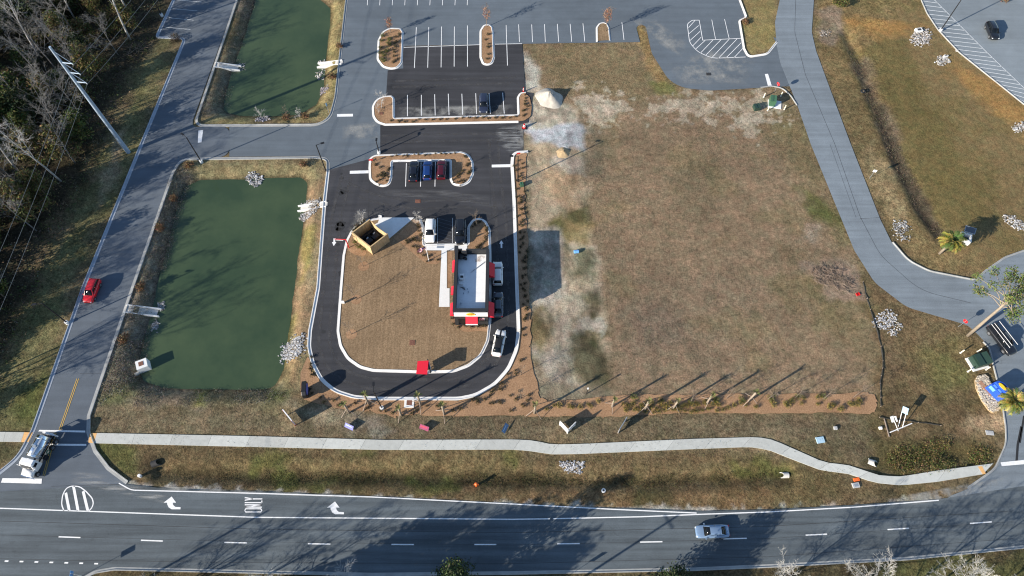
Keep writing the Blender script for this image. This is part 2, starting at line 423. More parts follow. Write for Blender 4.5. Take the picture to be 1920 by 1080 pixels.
# colour zones of the bare ground: outline, albedo, soft edge (m), ragged edge (m), strength
Z=[]
def zone(px,col,soft=1.0,rag=1.5,st=1.0,sc=4.0): Z.append((px,col,soft,rag,st,sc))
TAN=(.222,.165,.110); OLV=(.150,.118,.072); GRN=(.085,.105,.030); SAND=(.335,.275,.200); PALE=(.56,.54,.50)
BRN=(.115,.085,.055); SCR=(.150,.128,.095); DKG=(.052,.055,.026); ORG=(.30,.180,.068)
# woods floor
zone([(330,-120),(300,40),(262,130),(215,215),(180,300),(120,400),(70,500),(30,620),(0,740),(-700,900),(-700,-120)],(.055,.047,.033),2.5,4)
zone([(300,60),(330,75),(300,150),(262,260),(205,390),(130,560),(60,780),(0,820),(-60,800),(0,700),(90,500),(180,330),(245,170)],(.145,.135,.068),2,3)
zone([(215,250),(235,240),(225,300),(200,370),(185,400),(180,370),(200,310)],(.25,.20,.14),1,2,.8)
zone([(0,720),(110,640),(70,790),(60,806),(-40,806)],(.135,.125,.062),1.5,2)
zone([(30,770),(85,690),(75,790),(20,806)],GRN,2,2.5,.7)
zone([(-40,832),(45,832),(30,855),(-20,880)],(.10,.095,.05),1,1)
# land round the ponds
zone([(350,300),(620,298),(612,400),(600,520),(582,640),(590,700),(560,730),(520,760),(170,760),(250,560),(325,330)],(.185,.150,.090),1,1)
zone([(340,310),(400,320),(360,345),(330,420),(300,540),(275,640),(262,700),(255,715),(185,735),(245,560),(318,335)],(.165,.150,.118),1.2,1.5)
zone([(250,710),(520,725),(540,760),(420,765),(180,765),(190,735)],(.170,.145,.105),1,2)
zone([(170,745),(250,720),(260,745),(200,765)],GRN,1.5,2,.6)
zone([(180,770),(560,770),(560,815),(170,812)],(.170,.140,.090),1,1.5)
zone([(360,725),(520,722),(540,745),(500,770),(400,760)],(.13,.12,.07),1,2,.7)
zone([(364,732),(384,732),(384,762),(366,762)],(.20,.22,.05),.8,1,.8)
zone([(505,730),(540,735),(530,755),(500,750)],GRN,.8,1,.8)
zone([(572,345),(612,340),(600,520),(586,600),(560,720),(530,730),(545,600),(560,450)],(.235,.170,.105),1,1.5)
zone([(590,455),(600,460),(592,540),(580,560),(570,540)],(.30,.25,.15),.8,1,.7)
zone([(572,430),(590,425),(585,500),(565,520)],(.19,.18,.05),1,1.5,.6)
zone([(535,600),(552,590),(540,660),(525,690)],(.16,.15,.06),.8,1,.8)
zone([(375,225),(620,230),(630,180),(650,0),(610,0),(604,170),(580,205),(430,215)],(.22,.185,.095),1,1.5)
zone([(455,-80),(440,60),(400,150),(370,220),(430,222),(430,180),(470,40),(500,-80)],(.145,.130,.098),1,1.5)
zone([(405,210),(500,222),(480,235),(380,235)],(.25,.22,.11),1,1.5,.6)
zone([(330,300),(600,300),(600,335),(440,338),(360,335)],(.205,.175,.10),1,1.5)
zone([(272,655),(285,650),(300,715),(275,705),(262,680)],(.20,.155,.13),.5,.5)
# the empty lot
zone([(985,85),(1195,78),(1225,110),(1262,165),(1330,172),(1470,165),(1500,215),(1600,470),(1640,560),(1650,735),(1140,745),(1105,500),(1095,230),(1000,160)],TAN,1,1.2)
zone([(985,85),(1200,78),(1235,140),(1270,168),(1200,190),(1060,180),(1010,140)],(.178,.140,.082),2,3,.9)
zone([(1430,170),(1500,215),(1590,450),(1560,430),(1500,300)],(.178,.145,.08),3,4,.8)
zone([(1500,350),(1550,370),(1570,410),(1530,400)],GRN,1.5,2.5,.75)
zone([(1400,210),(1530,240),(1560,330),(1470,300)],(.178,.145,.08),4,5,.6)
zone([(1480,480),(1630,560),(1645,700),(1560,640),(1480,560)],(.170,.138,.08),4,5,.7)
zone([(1150,500),(1400,480),(1450,600),(1300,720),(1160,700)],(.180,.140,.100),6,7,.5)
zone([(1260,330),(1340,310),(1330,380),(1290,400)],(.12,.105,.065),3,4,.5)
zone([(1160,590),(1260,570),(1270,650),(1190,660)],(.13,.105,.085),3,4,.5)
zone([(1190,45),(1212,42),(1222,100),(1260,160),(1300,175),(1240,160),(1205,110)],(.24,.165,.075),.8,1,.8)
zone([(1225,158),(1270,160),(1280,180),(1230,182)],(.14,.15,.05),1,2,.7)
for q in ([(1085,170),(1150,175),(1140,220),(1100,200)],[(1120,190),(1180,200),(1160,235),(1090,230)],[(1270,180),(1330,175),(1320,215),(1275,215)],
          [(1330,185),(1420,180),(1470,205),(1430,225),(1340,215)],[(1380,215),(1440,215),(1430,245),(1390,240)],[(1225,190),(1265,195),(1255,215),(1215,210)]):
    zone(q,(.48,.43,.35),.8,6.5,.48,1.5)
# sand strip
zone([(978,100),(1000,150),(1050,180),(1095,215),(1098,300),(1105,420),(1128,520),(1140,620),(1138,745),(1010,752),(995,600),(988,430),(984,300),(980,235)],SAND,1,1.5)
zone([(985,235),(1090,228),(1098,280),(1050,282),(1000,272)],(.40,.42,.455),.8,2.2)
zone([(995,180),(1060,195),(1095,225),(1000,232)],(.43,.385,.31),1,3)
zone([(978,95),(1005,125),(1015,165),(985,170)],(.44,.42,.37),1,1.5)
zone([(985,270),(1090,280),(1085,300),(990,292)],(.36,.29,.20),1,2,.9)
zone([(1020,320),(1085,330),(1080,390),(1030,370)],(.42,.30,.19),2,3,.8)
zone([(1045,290),(1100,290),(1098,330),(1060,325)],(.42,.37,.32),1,3,.8)
zone([(1095,235),(1135,235),(1130,330),(1100,330)],(.14,.12,.085),1.5,2.5,.8)
zone([(1055,390),(1105,385),(1108,420),(1060,470),(1052,430)],(.085,.080,.036),1,2,.95)
zone([(1062,420),(1108,420),(1100,470),(1066,480)],(.26,.20,.10),1,2,.8)
zone([(1030,418),(1055,400),(1058,430),(1035,430)],(.12,.11,.05),1,1)
zone([(1068,460),(1125,455),(1130,510),(1110,540),(1075,500)],(.42,.38,.30),1,2,.8)
zone([(1082,475),(1108,470),(1110,515),(1085,510)],(.10,.10,.06),1,2,.8)
zone([(995,430),(1055,430),(1062,560),(1000,580)],(.36,.34,.31),1,1.5,.7)
zone([(1040,540),(1130,530),(1130,560),(1060,585)],(.40,.36,.29),1,2,.6)
zone([(995,580),(1020,565),(1035,600),(1020,680),(1000,690)],(.17,.135,.07),.8,1.5,.9)
zone([(1020,590),(1080,575),(1090,650),(1040,660)],(.25,.225,.19),2,2.5,.8)
zone([(1090,550),(1130,540),(1135,650),(1110,680),(1090,640)],(.10,.095,.05),1,3,.85)
zone([(1080,590),(1130,590),(1125,620),(1090,625)],(.40,.37,.32),.8,3,.8,2)
zone([(1065,660),(1095,640),(1138,670),(1140,745),(1110,735),(1070,700)],DKG,1.5,4.0,.75)
zone([(1010,665),(1065,650),(1075,720),(1020,735)],(.30,.275,.24),1.5,2.5,.85)
zone([(1000,710),(1140,725),(1140,750),(1010,755)],(.17,.15,.11),1,1.5,.8)
# verge between the lot and the main road
zone([(560,772),(1645,782),(1660,800),(1640,870),(1450,820),(1100,828),(560,822)],(.140,.114,.074),1,1.5)
zone([(640,770),(700,790),(660,805)],(.25,.22,.17),1,2,.7)
zone([(560,765),(660,770),(640,800),(590,790)],(.30,.26,.185),1,2,.7)
zone([(690,795),(760,800),(740,822),(700,822)],(.24,.22,.185),1,2.5,.7)
zone([(185,835),(480,842),(960,848),(1035,856),(1400,845),(1500,872),(1650,912),(1800,905),(1700,935),(1440,955),(1310,957),(960,944),(480,922),(235,908)],(.135,.102,.057),1,1)
zone([(420,850),(960,850),(1000,870),(960,885),(420,885)],(.158,.124,.064),1.5,2,.9)
zone([(300,872),(480,882),(960,886),(1200,892),(1440,880),(1480,890),(1440,900),(1200,912),(960,908),(480,902),(320,896)],(.062,.052,.028),.8,1.5,.95)
zone([(185,835),(240,845),(262,890),(225,900)],(.085,.095,.032),1,1.5,.8)
zone([(285,845),(320,850),(310,885),(270,880)],(.05,.045,.028),1,1.2,.85)
for q in ([(520,895),(620,900),(600,922),(530,915)],[(770,905),(870,905),(860,925),(780,920)],[(940,845),(985,848),(975,880),(945,875)],[(1380,870),(1480,880),(1440,900),(1380,895)],[(650,845),(710,845),(700,862),(660,860)],[(470,855),(540,850),(520,875),(475,875)]):
    zone(q,GRN,1,2.5,.6,3)
zone([(960,905),(1130,915),(1300,920),(1440,915),(1430,950),(1300,955),(960,942)],(.160,.108,.058),1.5,2.5,.8)
zone([(1180,910),(1260,905),(1255,950),(1190,945)],(.085,.075,.038),1,2,.7)
zone([(235,906),(480,920),(960,943),(1310,956),(1440,953),(1760,934),(1760,939),(1440,959),(1310,962),(960,949),(480,926),(235,912)],(.36,.34,.31),.3,1.2,.9,1.5)
# east side
zone([(1530,-60),(1730,-60),(1760,55),(1925,200),(1925,470),(1850,515),(1740,510),(1680,460),(1600,270),(1530,90)],(.178,.134,.068),1,1)
zone([(1590,100),(1700,70),(1740,190),(1860,330),(1840,440),(1780,440),(1680,270),(1630,160)],(.138,.112,.048),3,4,.9)
zone([(1545,20),(1630,30),(1720,45),(1700,65),(1600,60)],ORG,2,3,.9)
zone([(1780,100),(1930,210),(1930,260),(1850,200),(1770,130)],ORG,2.5,3,.85)
zone([(1535,20),(1570,10),(1585,60),(1560,80),(1540,70)],(.22,.175,.14),1,2,.8)
zone([(1600,120),(1625,110),(1640,150),(1690,260),(1670,280),(1630,190)],(.135,.105,.078),1.2,1.5,.9)
zone([(1640,200),(1655,195),(1700,300),(1740,375),(1775,440),(1755,445),(1715,385),(1670,300)],(.055,.047,.036),.7,.8,.95)
zone([(1570,160),(1600,165),(1640,300),(1660,390),(1620,330)],(.13,.105,.055),1.5,2.5,.7)
zone([(1610,270),(1640,260),(1700,380),(1690,420),(1650,370)],(.27,.21,.12),1,2.5,.8)
zone([(1640,400),(1680,440),(1720,490),(1700,485),(1660,440)],(.10,.078,.045),1,1.5,.7)
zone([(1600,500),(1700,578),(1810,612),(1858,655),(1885,800),(1860,865),(1700,880),(1640,800),(1650,640),(1610,560)],(.142,.106,.060),1,1.5)
zone([(1650,600),(1680,640),(1700,740),(1690,800),(1655,780),(1655,660)],(.110,.080,.050),1.5,2,.85)
zone([(1720,650),(1800,640),(1810,720),(1770,730)],(.150,.140,.062),2,3,.8)
zone([(1820,785),(1880,780),(1880,805),(1815,805)],(.42,.31,.20),1,2,.8)
zone([(1510,500),(1600,495),(1620,560),(1560,560)],(.24,.185,.145),1,3,.8)
zone([(1500,430),(1530,425),(1530,460),(1500,450)],(.34,.29,.24),1,2.5,.6)
zone([(1640,830),(1760,815),(1860,830),(1860,865),(1700,890),(1640,880)],(.085,.075,.034),1.5,2.5,.85)
zone([(1660,815),(1700,800),(1860,815),(1850,830)],(.17,.13,.075),1,2,.7)
zone([(1385,-60),(1470,-60),(1453,40),(1455,85),(1402,108),(1392,70)],(.225,.180,.085),1,1)
# south verge
zone([(150,1075),(215,1064),(480,1070),(960,1072),(1440,1059),(1930,1024),(1930,1300),(0,1300)],(.080,.066,.038),1,1)
zone([(1640,1045),(1930,1030),(1930,1100),(1640,1100)],(.10,.10,.04),1.5,3,.8)

xs=np.concatenate([-np.geomspace(4000,137,18)[:-1],np.arange(-137,137.01,.3),np.geomspace(137,4000,18)[1:]])
ys=np.concatenate([-np.geomspace(3000,12,16)[:-1],np.arange(-12,4,1.0),np.arange(4,143.01,.3),np.geomspace(143,5000,18)[1:]])
gx,gy=np.meshgrid(xs,ys,indexing='xy'); fx,fy=gx.ravel(),gy.ravel()
col=np.empty((fx.size,3),np.float32); col[:]=OLV
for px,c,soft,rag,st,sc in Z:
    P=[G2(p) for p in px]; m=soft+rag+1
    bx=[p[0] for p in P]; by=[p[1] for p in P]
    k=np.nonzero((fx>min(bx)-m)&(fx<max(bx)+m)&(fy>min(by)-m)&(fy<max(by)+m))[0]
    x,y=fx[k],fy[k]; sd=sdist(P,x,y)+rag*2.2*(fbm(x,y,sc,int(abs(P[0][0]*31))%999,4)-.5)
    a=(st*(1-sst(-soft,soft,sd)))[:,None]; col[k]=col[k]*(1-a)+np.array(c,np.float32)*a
zf=height(fx,fy)
# wet dark margin under the water line, natural blotches everywhere
wet=sst(WL-.05,WL+.35,zf)[:,None]; col=col*(.45+.55*wet)
b1=fbm(fx,fy,14,5,4); b2=fbm(fx,fy,2.2,15,4); b3=fbm(fx,fy,.8,25,2)
fac=(.78+.44*b1)*(.70+.60*b2)*(.72+.56*b3)
# how rough each surface is: raked sand and mown lots are smoother than weeds
amt=np.ones(fx.size,np.float32)
def smoothness(px,v,soft=1.5):
    P=[G2(p) for p in px]; bx=[p[0] for p in P]; by=[p[1] for p in P]
    k=np.nonzero((fx>min(bx)-4)&(fx<max(bx)+4)&(fy>min(by)-4)&(fy<max(by)+4))[0]
    a=1-sst(-soft,soft,sdist(P,fx[k],fy[k])); amt[k]=amt[k]*(1-a)+v*a; return k,a
smoothness([(985,85),(1195,78),(1262,165),(1470,165),(1600,470),(1640,560),(1650,735),(1140,745),(1095,230),(1000,160)],.72)
smoothness([(1640,60),(1730,0),(1925,200),(1925,470),(1850,515),(1780,440),(1690,270)],.60)
smoothness([(1402,-80),(1468,-60),(1455,85),(1402,106)],.6)
smoothness([(572,345),(612,340),(600,520),(586,600),(560,720),(545,600),(560,450)],.7)
sk,sa=smoothness([(978,100),(1000,150),(1050,180),(1095,215),(1098,300),(1105,420),(1128,520),(1140,620),(1138,745),(1010,752),(995,600),(984,300),(980,235)],.50)
wx=fx[sk]+5*(fbm(fx[sk],fy[sk],6,71)-.5); wy=fy[sk]+5*(fbm(fx[sk],fy[sk],6,72)-.5)
swirl=fbm(wx*2.2+wy*.5,wy*.7,1.5,73,3); col[sk]*=(1+(.95*swirl-.47)*sa)[:,None]; bl=sst(.5,.68,fbm(fx[sk],fy[sk],4.5,77,4)); col[sk]*=(1-.38*bl*sa)[:,None]
lk=np.nonzero((amt>.66)&(amt<.78)&(fx>0)&(fx<75))[0]
col[lk]*=(.93+.14*fbm(fx[lk],fy[lk]/22,.9,81,2))[:,None]
for P in ([(1180,240),(1230,420),(1225,560),(1300,720)],[(1205,238),(1256,420),(1250,560),(1328,720)],[(1420,190),(1380,330),(1400,520),(1500,700)]):
    d=ldist([G2(p) for p in P],fx,fy); col*=(1-.10*np.exp(-(d/.35)**2))[:,None]
fac=1+(fac-1)*amt; col*=fac[:,None]
gm=sst(.56,.72,fbm(fx,fy,7,55,4))[:,None]*.20; col=col*(1-gm)+col*np.array((.62,.80,.42),np.float32)*gm
nx,ny=len(xs),len(ys); idx=np.arange(nx*ny).reshape(ny,nx)
quads=np.stack([idx[:-1,:-1],idx[:-1,1:],idx[1:,1:],idx[1:,:-1]],-1).reshape(-1,4)
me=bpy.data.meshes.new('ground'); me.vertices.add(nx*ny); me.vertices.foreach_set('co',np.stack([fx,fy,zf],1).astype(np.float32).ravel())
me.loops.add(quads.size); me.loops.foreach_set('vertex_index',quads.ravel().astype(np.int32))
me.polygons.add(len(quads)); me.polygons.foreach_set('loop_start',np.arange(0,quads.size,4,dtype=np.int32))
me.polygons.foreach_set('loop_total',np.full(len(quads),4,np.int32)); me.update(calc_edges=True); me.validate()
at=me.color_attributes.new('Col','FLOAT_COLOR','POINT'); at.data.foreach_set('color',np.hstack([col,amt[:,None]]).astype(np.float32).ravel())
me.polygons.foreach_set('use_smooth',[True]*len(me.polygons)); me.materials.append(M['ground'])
gr=bpy.data.objects.new('ground',me); C.objects.link(gr); struct(gr,'dormant grass, sand and scrub ground')

def grow(P,w):   # push a closed outline outwards
    N=normals(P,True); s=-1 if area(P)>0 else 1
    return [(p[0]+n.x*w*s,p[1]+n.y*w*s) for p,n in zip(P,N)]
for P in (pond1,pond2): sheet('pond_water',grow(P,.8),WL,M['water'],'dark green pond water')

# ---------------------------------------------------------------- roads
W_edge=[(372,-95,0),(297.5,68,.3),(351,70,1.5),(269,270),(160,540),(66,808,6),(38,860,6),(-8,897,3),(-70,925)]
sheet('west_road',path(W_edge)+path([(-70,990),(240,990),(236,908,0),(200,881),(175,848),(162,812),(163,780),(247,535,8),(321,325,3),(338,296,3),(430,295),(430,237),(361,238,2),(362,225),(442,0),(485,-95)]),.004,M['west'])
sheet('parking_lot',path([(430,294),(590,292),(618,296,3),(620,335,0),(700,335,0),(740,330,0),(740,240,0),(760,140,0),(760,86,0),(985,82),(1200,79,0),(1193,52,1),(1200,44,1),(1211,50,1),(1222,100,6),(1262,163,10),(1330,170,8),(1470,162,0),(1500,162,0),(1500,80,0),(1450,70,0),(1456,82,2),(1440,103,2),(1402,109,1),(1393,92),(1384,38,.8),(1397,32,.5),(1385,0),(1378,-95),(664,-95),(652,0),(632,182),(618,237,5),(430,238)]),0,M['old'])
sheet('drive_lane',path([(755,87,0),(979,82.5,0),(985,172,0),(1000,175,0),(990,230,0),(981,231,0),(980,284,0),(962,295,2),(958,310),(961,380),(966,540),(969,620),(965,655),(950,690),(925,718),(890,738),(860,744),(710,744),(665,741),(630,730),(606,710),(590,680),(583,650),(585,620),(600,540),(605,470),(612,375),(619,318,0),(690,299,0),(713,296,0),(713,237,0),(724,178,0),(727,132,0),(756,128,0)],2.0),.012,M['new'])
sheet('east_road',path([(1472,-95),(1462,0),(1453,42),(1456,84),(1463,118),(1480,160),(1494,195),(1520,270),(1567,385),(1602,470),(1640,530),(1700,576),(1815,610),(1832,626),(1857,652),(1866,690),(1879,740),(1888,800),(1889,832),(1868,880),(1815,917,4),(1760,938),(1900,990),(2200,960),(2300,400),(1925,470),(1885,484),(1850,508,3),(1828,527,1.5),(1742,510,6),(1702,490),(1672,455),(1650,410),(1595,270),(1552,155),(1530,95),(1522,60),(1526,0),(1533,-95)],5),.008,M['east'])
main_top=[(-260,940),(-60,925),(236,908),(320,917),(480,922),(700,931),(960,946),(1200,954),(1310,958.5),(1440,955.5),(1600,947),(1760,936),(1960,905),(2300,820)]
main_bot=[(2400,960),(1920,1022),(1700,1044),(1440,1058),(1300,1064),(960,1071),(700,1074),(480,1069),(215,1063),(178,1069),(150,1085),(110,1200),(-260,1200)]
sheet('main_road',path(main_top)+path(main_bot),.016,M['main'])
sheet('far_parking_lot',path([(1722,-95),(1729,0),(1740,25),(1760,55),(1800,98),(1925,198),(2200,400),(2300,-95)],1),.004,M['lot'])
# oil stains and dust on the pavement
mb=MB(); rs=random.Random(3)
for (x,y,r) in ((641,334,.45),(646,357,.8),(639,362,.5),(640,512,.6),(640,420,.9),(637,545-120,1.0),(634,430,.6),(626,398,.3),(627,390,.3),(630,384,.2),(634,459,.35),(607,622,.4),(640,326,.25)):
    c=G(x,y); mb.add([(c.x+r*math.cos(t)*rs.uniform(.6,1.2),c.y+r*math.sin(t)*rs.uniform(.6,1.2),.02) for t in [k*.7 for k in range(9)]],[tuple(range(9))])
struct(mb.build('oil_stain',M['patch']),'dark stains on the drive lane')
def dustpatch(px,z,mat):
    P=[G2(p) for p in px]; cx=sum(p[0] for p in P)/len(P); cy=sum(p[1] for p in P)/len(P); n=len(P)
    if area(P)<0: P=P[::-1]
    vs=[(cx,cy,z)]+[(cx+(p[0]-cx)*.6,cy+(p[1]-cy)*.6,z) for p in P]+[(p[0],p[1],z) for p in P]
    fs=[(0,1+i,1+(i+1)%n) for i in range(n)]+[(1+i,1+n+i,1+n+(i+1)%n,1+(i+1)%n) for i in range(n)]
    me=bpy.data.meshes.new('dust_film'); me.from_pydata(vs,[],fs); me.materials.append(mat)
    at=me.color_attributes.new('Col','FLOAT_COLOR','POINT')
    at.data.foreach_set('color',[x for i in range(len(vs)) for x in ([1.0]*3 if i<=n else [0.0]*3)+[1.0]])
    o=bpy.data.objects.new('dust_film',me); C.objects.link(o); struct(o,'pale dust tracked onto the asphalt')
dustpatch([(930,233),(981,231),(981,283),(955,290),(925,260)],.019,M['dust_streak'])
dustpatch([(965,228),(983,228),(983,284),(968,284)],.020,M['dust'])
dustpatch([(740,200),(965,195),(968,216),(742,221)],.019,M['dust'])
dustpatch([(640,235),(712,225),(712,262),(640,262)],.006,M['dust'])
dustpatch([(1180,35),(1230,35),(1290,80),(1280,110),(1230,80)],.006,M['dust'])
dustpatch([(1330,90),(1420,115),(1400,160),(1270,160),(1250,120)],.006,M['dust'])
dustpatch([(130,880),(200,890),(330,935),(330,950),(220,925),(130,905)],.020,M['dust_streak'])
dustpatch([(235,908),(480,920),(700,929),(700,936),(480,928),(240,918)],.020,M['dust'])
dustpatch([(1680,930),(1850,900),(1900,890),(1860,925),(1700,950)],.020,M['dust'])
dustpatch([(675,395),(720,398),(720,408),(655,440),(640,440)],.019,M['dust'])
dustpatch([(850,350),(960,380),(955,395),(840,375),(690,365),(700,355)],.019,M['dust_faint'])
# polished wheel tracks and paving seams
def ribbon(px,w,z,mat,off=0.0,r=6):
    P=path(px,r); N=normals(P,False); n=len(P); vs=[];fs=[]; ks=(-1,-.45,.45,1)
    for p,q in zip(P,N):
        for k in ks: vs.append((p[0]+q.x*(off+k*w/2),p[1]+q.y*(off+k*w/2),z))
    for i in range(n-1):
        for k in range(3): a=i*4+k; fs.append((a+1,a,a+4,a+5))
    me=bpy.data.meshes.new('wheel_track'); me.from_pydata(vs,[],fs); me.materials.append(mat)
    at=me.color_attributes.new('Col','FLOAT_COLOR','POINT'); at.data.foreach_set('color',[x for i in range(n) for k in range(4) for x in ([1.0]*3 if k in (1,2) else [0.0]*3)+[1.0]])
    o=bpy.data.objects.new('wheel_track',me); C.objects.link(o); struct(o,'faint wheel tracks on the pavement')
loop=[(650,330),(632,400),(622,480),(614,560),(607,640),(618,680),(650,706),(690,719),(850,722),(895,706),(928,670),(943,630),(944,540),(940,420),(930,330),(925,260)]
for o_ in (-.85,.85): ribbon(loop,.75,.0205,M['track'],o_)
for o_ in (-.8,.8): ribbon([(640,345),(700,372),(780,385),(880,380),(935,400)],.7,.0212,M['track'],o_,8)
for o_ in (-.8,.8): ribbon([(735,158),(850,154),(970,150)],.8,.0212,M['track'],o_,8)
for o_ in (-.8,.8): ribbon([(716,261),(820,258),(975,256)],.8,.0212,M['track'],o_,8)
mb=MB()
for px,w in (([(692,341),(691,407)],.05),([(918,340),(921,405)],.05),([(858,700),(858,743)],.04),([(757,245),(970,243)],.04),([(1493,-40),(1490,60),(1510,140),(1565,270),(1612,405),(1650,478),(1725,545),(1820,568)],.05),([(1612,410),(1650,408)],.06),([(1556,270),(1605,408)],.03),
             ([(-60,975),(480,992),(960,999),(1440,987),(1900,958)],.05),([(-60,1046),(150,1051),(480,1055),(960,1057),(1440,1044),(1900,1010)],.04),([(0,1003),(480,1016),(960,1022),(1440,1010),(1900,978)],.03),([(96,912),(225,908)],.04),([(150,700),(260,700)],.03)):
    line(mb,path(px,8),w,.0225)
struct(mb.build('pavement_seam',M['seam']),'thin dark paving seams')
# skid marks at the east exit
mb=MB(); line(mb,path([(1915,800),(1908,835),(1906,865)]),.35,.022); line(mb,path([(1920,780),(1912,830)]),.3,.022)
struct(mb.build('skid_mark',M['patch']),'dark tyre marks at the east exit')

# ---------------------------------------------------------------- kerbs
def kerb(px,g,mat,side,closed=False,r=2.0,k=.17,P=None):
    P=P or path(px,r,closed)
    if closed: side=1 if area(P)>0 else -1
    mb=MB(); sweep(mb,P,[(-.02,-.25),(0,.030),(g,.045),(g+.04,.16),(g+k,.16),(g+k,-.25)],closed,side)
    return struct(mb.build('kerb',mat),'concrete kerb')
def bed(px,mat,name='mulch_bed',r=2.0,z=.11,ins=.12): return sheet(name,inset(path(px,r,True),ins),z,mat,'pine straw bed')
kerb(W_edge,.45,M['kerb_blue'],-1)
kerb([(485,-95),(442,0),(361,238,2.2),(618,236.5,5.5),(632,182),(652,0),(664,-95)],.35,M['kerb_old'],1)
kerb([(236,908),(200,881),(175,848),(162,812),(163,780),(247,535,8),(321,325,4),(338,296,3.5),(590,293),(618,295.5,3.2),(618,322)],.4,M['kerb_old'],-1)
outer=[(618,322),(612,375),(605,470),(600,540),(585,620),(583,650),(590,680),(606,710),(630,730),(665,741),(710,744),(860,744),(890,738),(925,718),(950,690),(965,655),(969,620),(966,540),(961,380),(957,308),(959,284,2.4),(990,282)]
kerb(outer,.42,M['kerb_new'],-1,r=6)
kerb([(1378,-95),(1385,0),(1397,32,.6),(1384,38,1),(1393,92,2),(1402,109,1.5),(1440,103,2.5),(1458,80)],.25,M['kerb_new'],1)
kerb([(1425,163),(1447,160),(1468,164),(1485,180),(1496,197)],.12,M['kerb_old'],-1,r=3)
kerb([(105,1200),(150,1085),(178,1069,3),(215,1063,4),(480,1069),(700,1074),(960,1071),(1300,1064),(1440,1058),(1700,1044),(1920,1022),(2400,960)],.3,M['kerb_old'],-1)
kerb([(1722,-95),(1729,0),(1740,25),(1760,55),(1800,98),(1925,198),(2200,400)],.12,M['kerb_old'],-1)
kerb([(1672,455),(1702,490),(1742,510),(1828,527,1.5),(1850,508,3),(1885,484),(1925,470)],.12,M['kerb_old'],1,r=5)
kerb([(1845,640),(1857,652),(1866,690),(1879,740),(1888,800),(1889,832),(1868,880),(1815,917)],.12,M['kerb_old'],-1,r=6)
islA=[(706,112),(708,76),(716,60),(730,52),(752,53,.8),(757,60,.8),(755,118),(746,129),(733,131),(717,127)]
islB=[(899,108),(899,58),(906,47),(915,45),(924,49),(926,60),(928,108),(924,120),(914,124),(904,121)]
islC=[(1117.5,79,0),(1117,52),(1124,42),(1138,42),(1143,52),(1145.5,77,0)]
islE=[(691,315),(692,297),(702,290.5),(722,289.5),(866,284),(880,290),(888,304),(889,326),(881,343),(866,350.5),(849,348),(843,338),(843,302.5,.2),(736.5,304,.2),(735.5,334),(731,348),(716,352),(702,346),(692,338)]
for P_ in (islA,islB,islE): kerb(P_,.27,M['kerb_new'],1,True,r=2.2); bed(P_,M['mulch'],r=2.2,ins=.33)
kerb(islC,.2,M['kerb_new'],-1,r=1.5); sheet('grass_island',inset(path(islC,1.5,True),.25),.10,M['lawn'])
islD=[(972,230.5,0),(722,236,0),(706,231),(698,219),(697,200),(704,187),(718,180),(735,179,1),(740,184,1),(740.5,221,.2),(970,214.5,.2),(969,183,1),(974,174,1.5),(985,171.5,0)]
kerb(islD,.27,M['kerb_new'],-1,r=3); bed(islD+[(996,182),(1000,200),(998,220),(984,229)],M['mulch'],r=1.5,ins=.33)
# inner island with restaurant
inner=[(642,480),(648,452),(660,428),(682,413),(712,408,3),(777,408,0),(790,411,1.5),(795.5,425,1.5),(797,458,.1),(876,457,.1),(876,425,2),(886,411,1.5),(898,408.5,1.5),(911,413,1.5),(920,430,2),(921.5,480),(921.5,600),(917,640),(904,668),(880,688),(850,699),(800,700.5),(700,697.5),(674,691),(650,674),(636,650),(631,622),(637,540)]
kerb(inner[6:]+inner[:5]+[(709.5,408,0)],.3,M['kerb_new'],-1,r=4)
innerP=path(inner,4,True); sheet('lawn',inset(innerP,.36),.09,M['lawn'],'dormant straw lawn inside the drive loop')
Zb=.112
bed([(650,452),(662,430),(683,415),(700,412),(688,425),(664,445),(690,474),(684,482),(666,480),(650,470)],M['mulch'],r=2,z=Zb)
bed([(777,411,0),(788,414),(793,428),(794.5,459),(797,470),(828,470,0),(828,497),(800,497),(785,485),(745,452),(735,448)],M['mulch'],r=2,z=Zb)
bed([(880,430),(888,414),(899,412),(910,417),(917,430),(918.5,480),(878,480),(878,440)],M['mulch'],r=1.5,z=Zb)
bed([(838,473,0),(850,470,0),(850,540,0),(838,540,0)],M['mulch'],r=0,z=Zb)
bed([(843,585),(854,590),(856,608),(886,612),(918,606),(918,625),(900,622),(870,625),(845,605)],M['mulch'],r=2,z=Zb)
# long pine-straw bed along the drive and the lot front
rj=random.Random(5)
def ragged(px,step=1.2,amp=.22):
    P=path(px,2,True); out=[]
    for i in range(len(P)):
        a,b=Vector(P[i]),Vector(P[(i+1)%len(P)]); n=max(1,int((b-a).length/step))
        for k in range(n):
            q=a.lerp(b,k/n); out.append((q.x+rj.uniform(-amp,amp),q.y+rj.uniform(-amp,amp)))
    return out
long_bed=[(964,288,0),(989,284),(985,330),(984,380),(989,440),(990,520),(996,600),(994,650),(1002,700),(1011,752),(1060,752),(1140,744),(1200,741),(1300,740),(1400,738),(1550,737),(1642,735),(1646,777),(1550,773),(1400,776),(1300,775),(1190,778),(1130,783),(1080,780),(1030,783),(980,778),(930,778),(850,781),(790,777),(740,782),(690,770),(650,768),(600,757),(572,748),(560,730),(572,700),(584,695),(604,717),(630,736),(665,747),(710,750),(862,750),(893,744),(929,723),(956,692),(971,657),(974,620),(971,540),(966,380),(962,310)]
sheet('mulch_bed',ragged(long_bed),.015,M['mulch'],'rust brown pine straw bed along the drive and lot front')
bed([(562,700),(578,660),(586,690),(575,745),(562,730)],M['mulch'],r=1,z=.012)
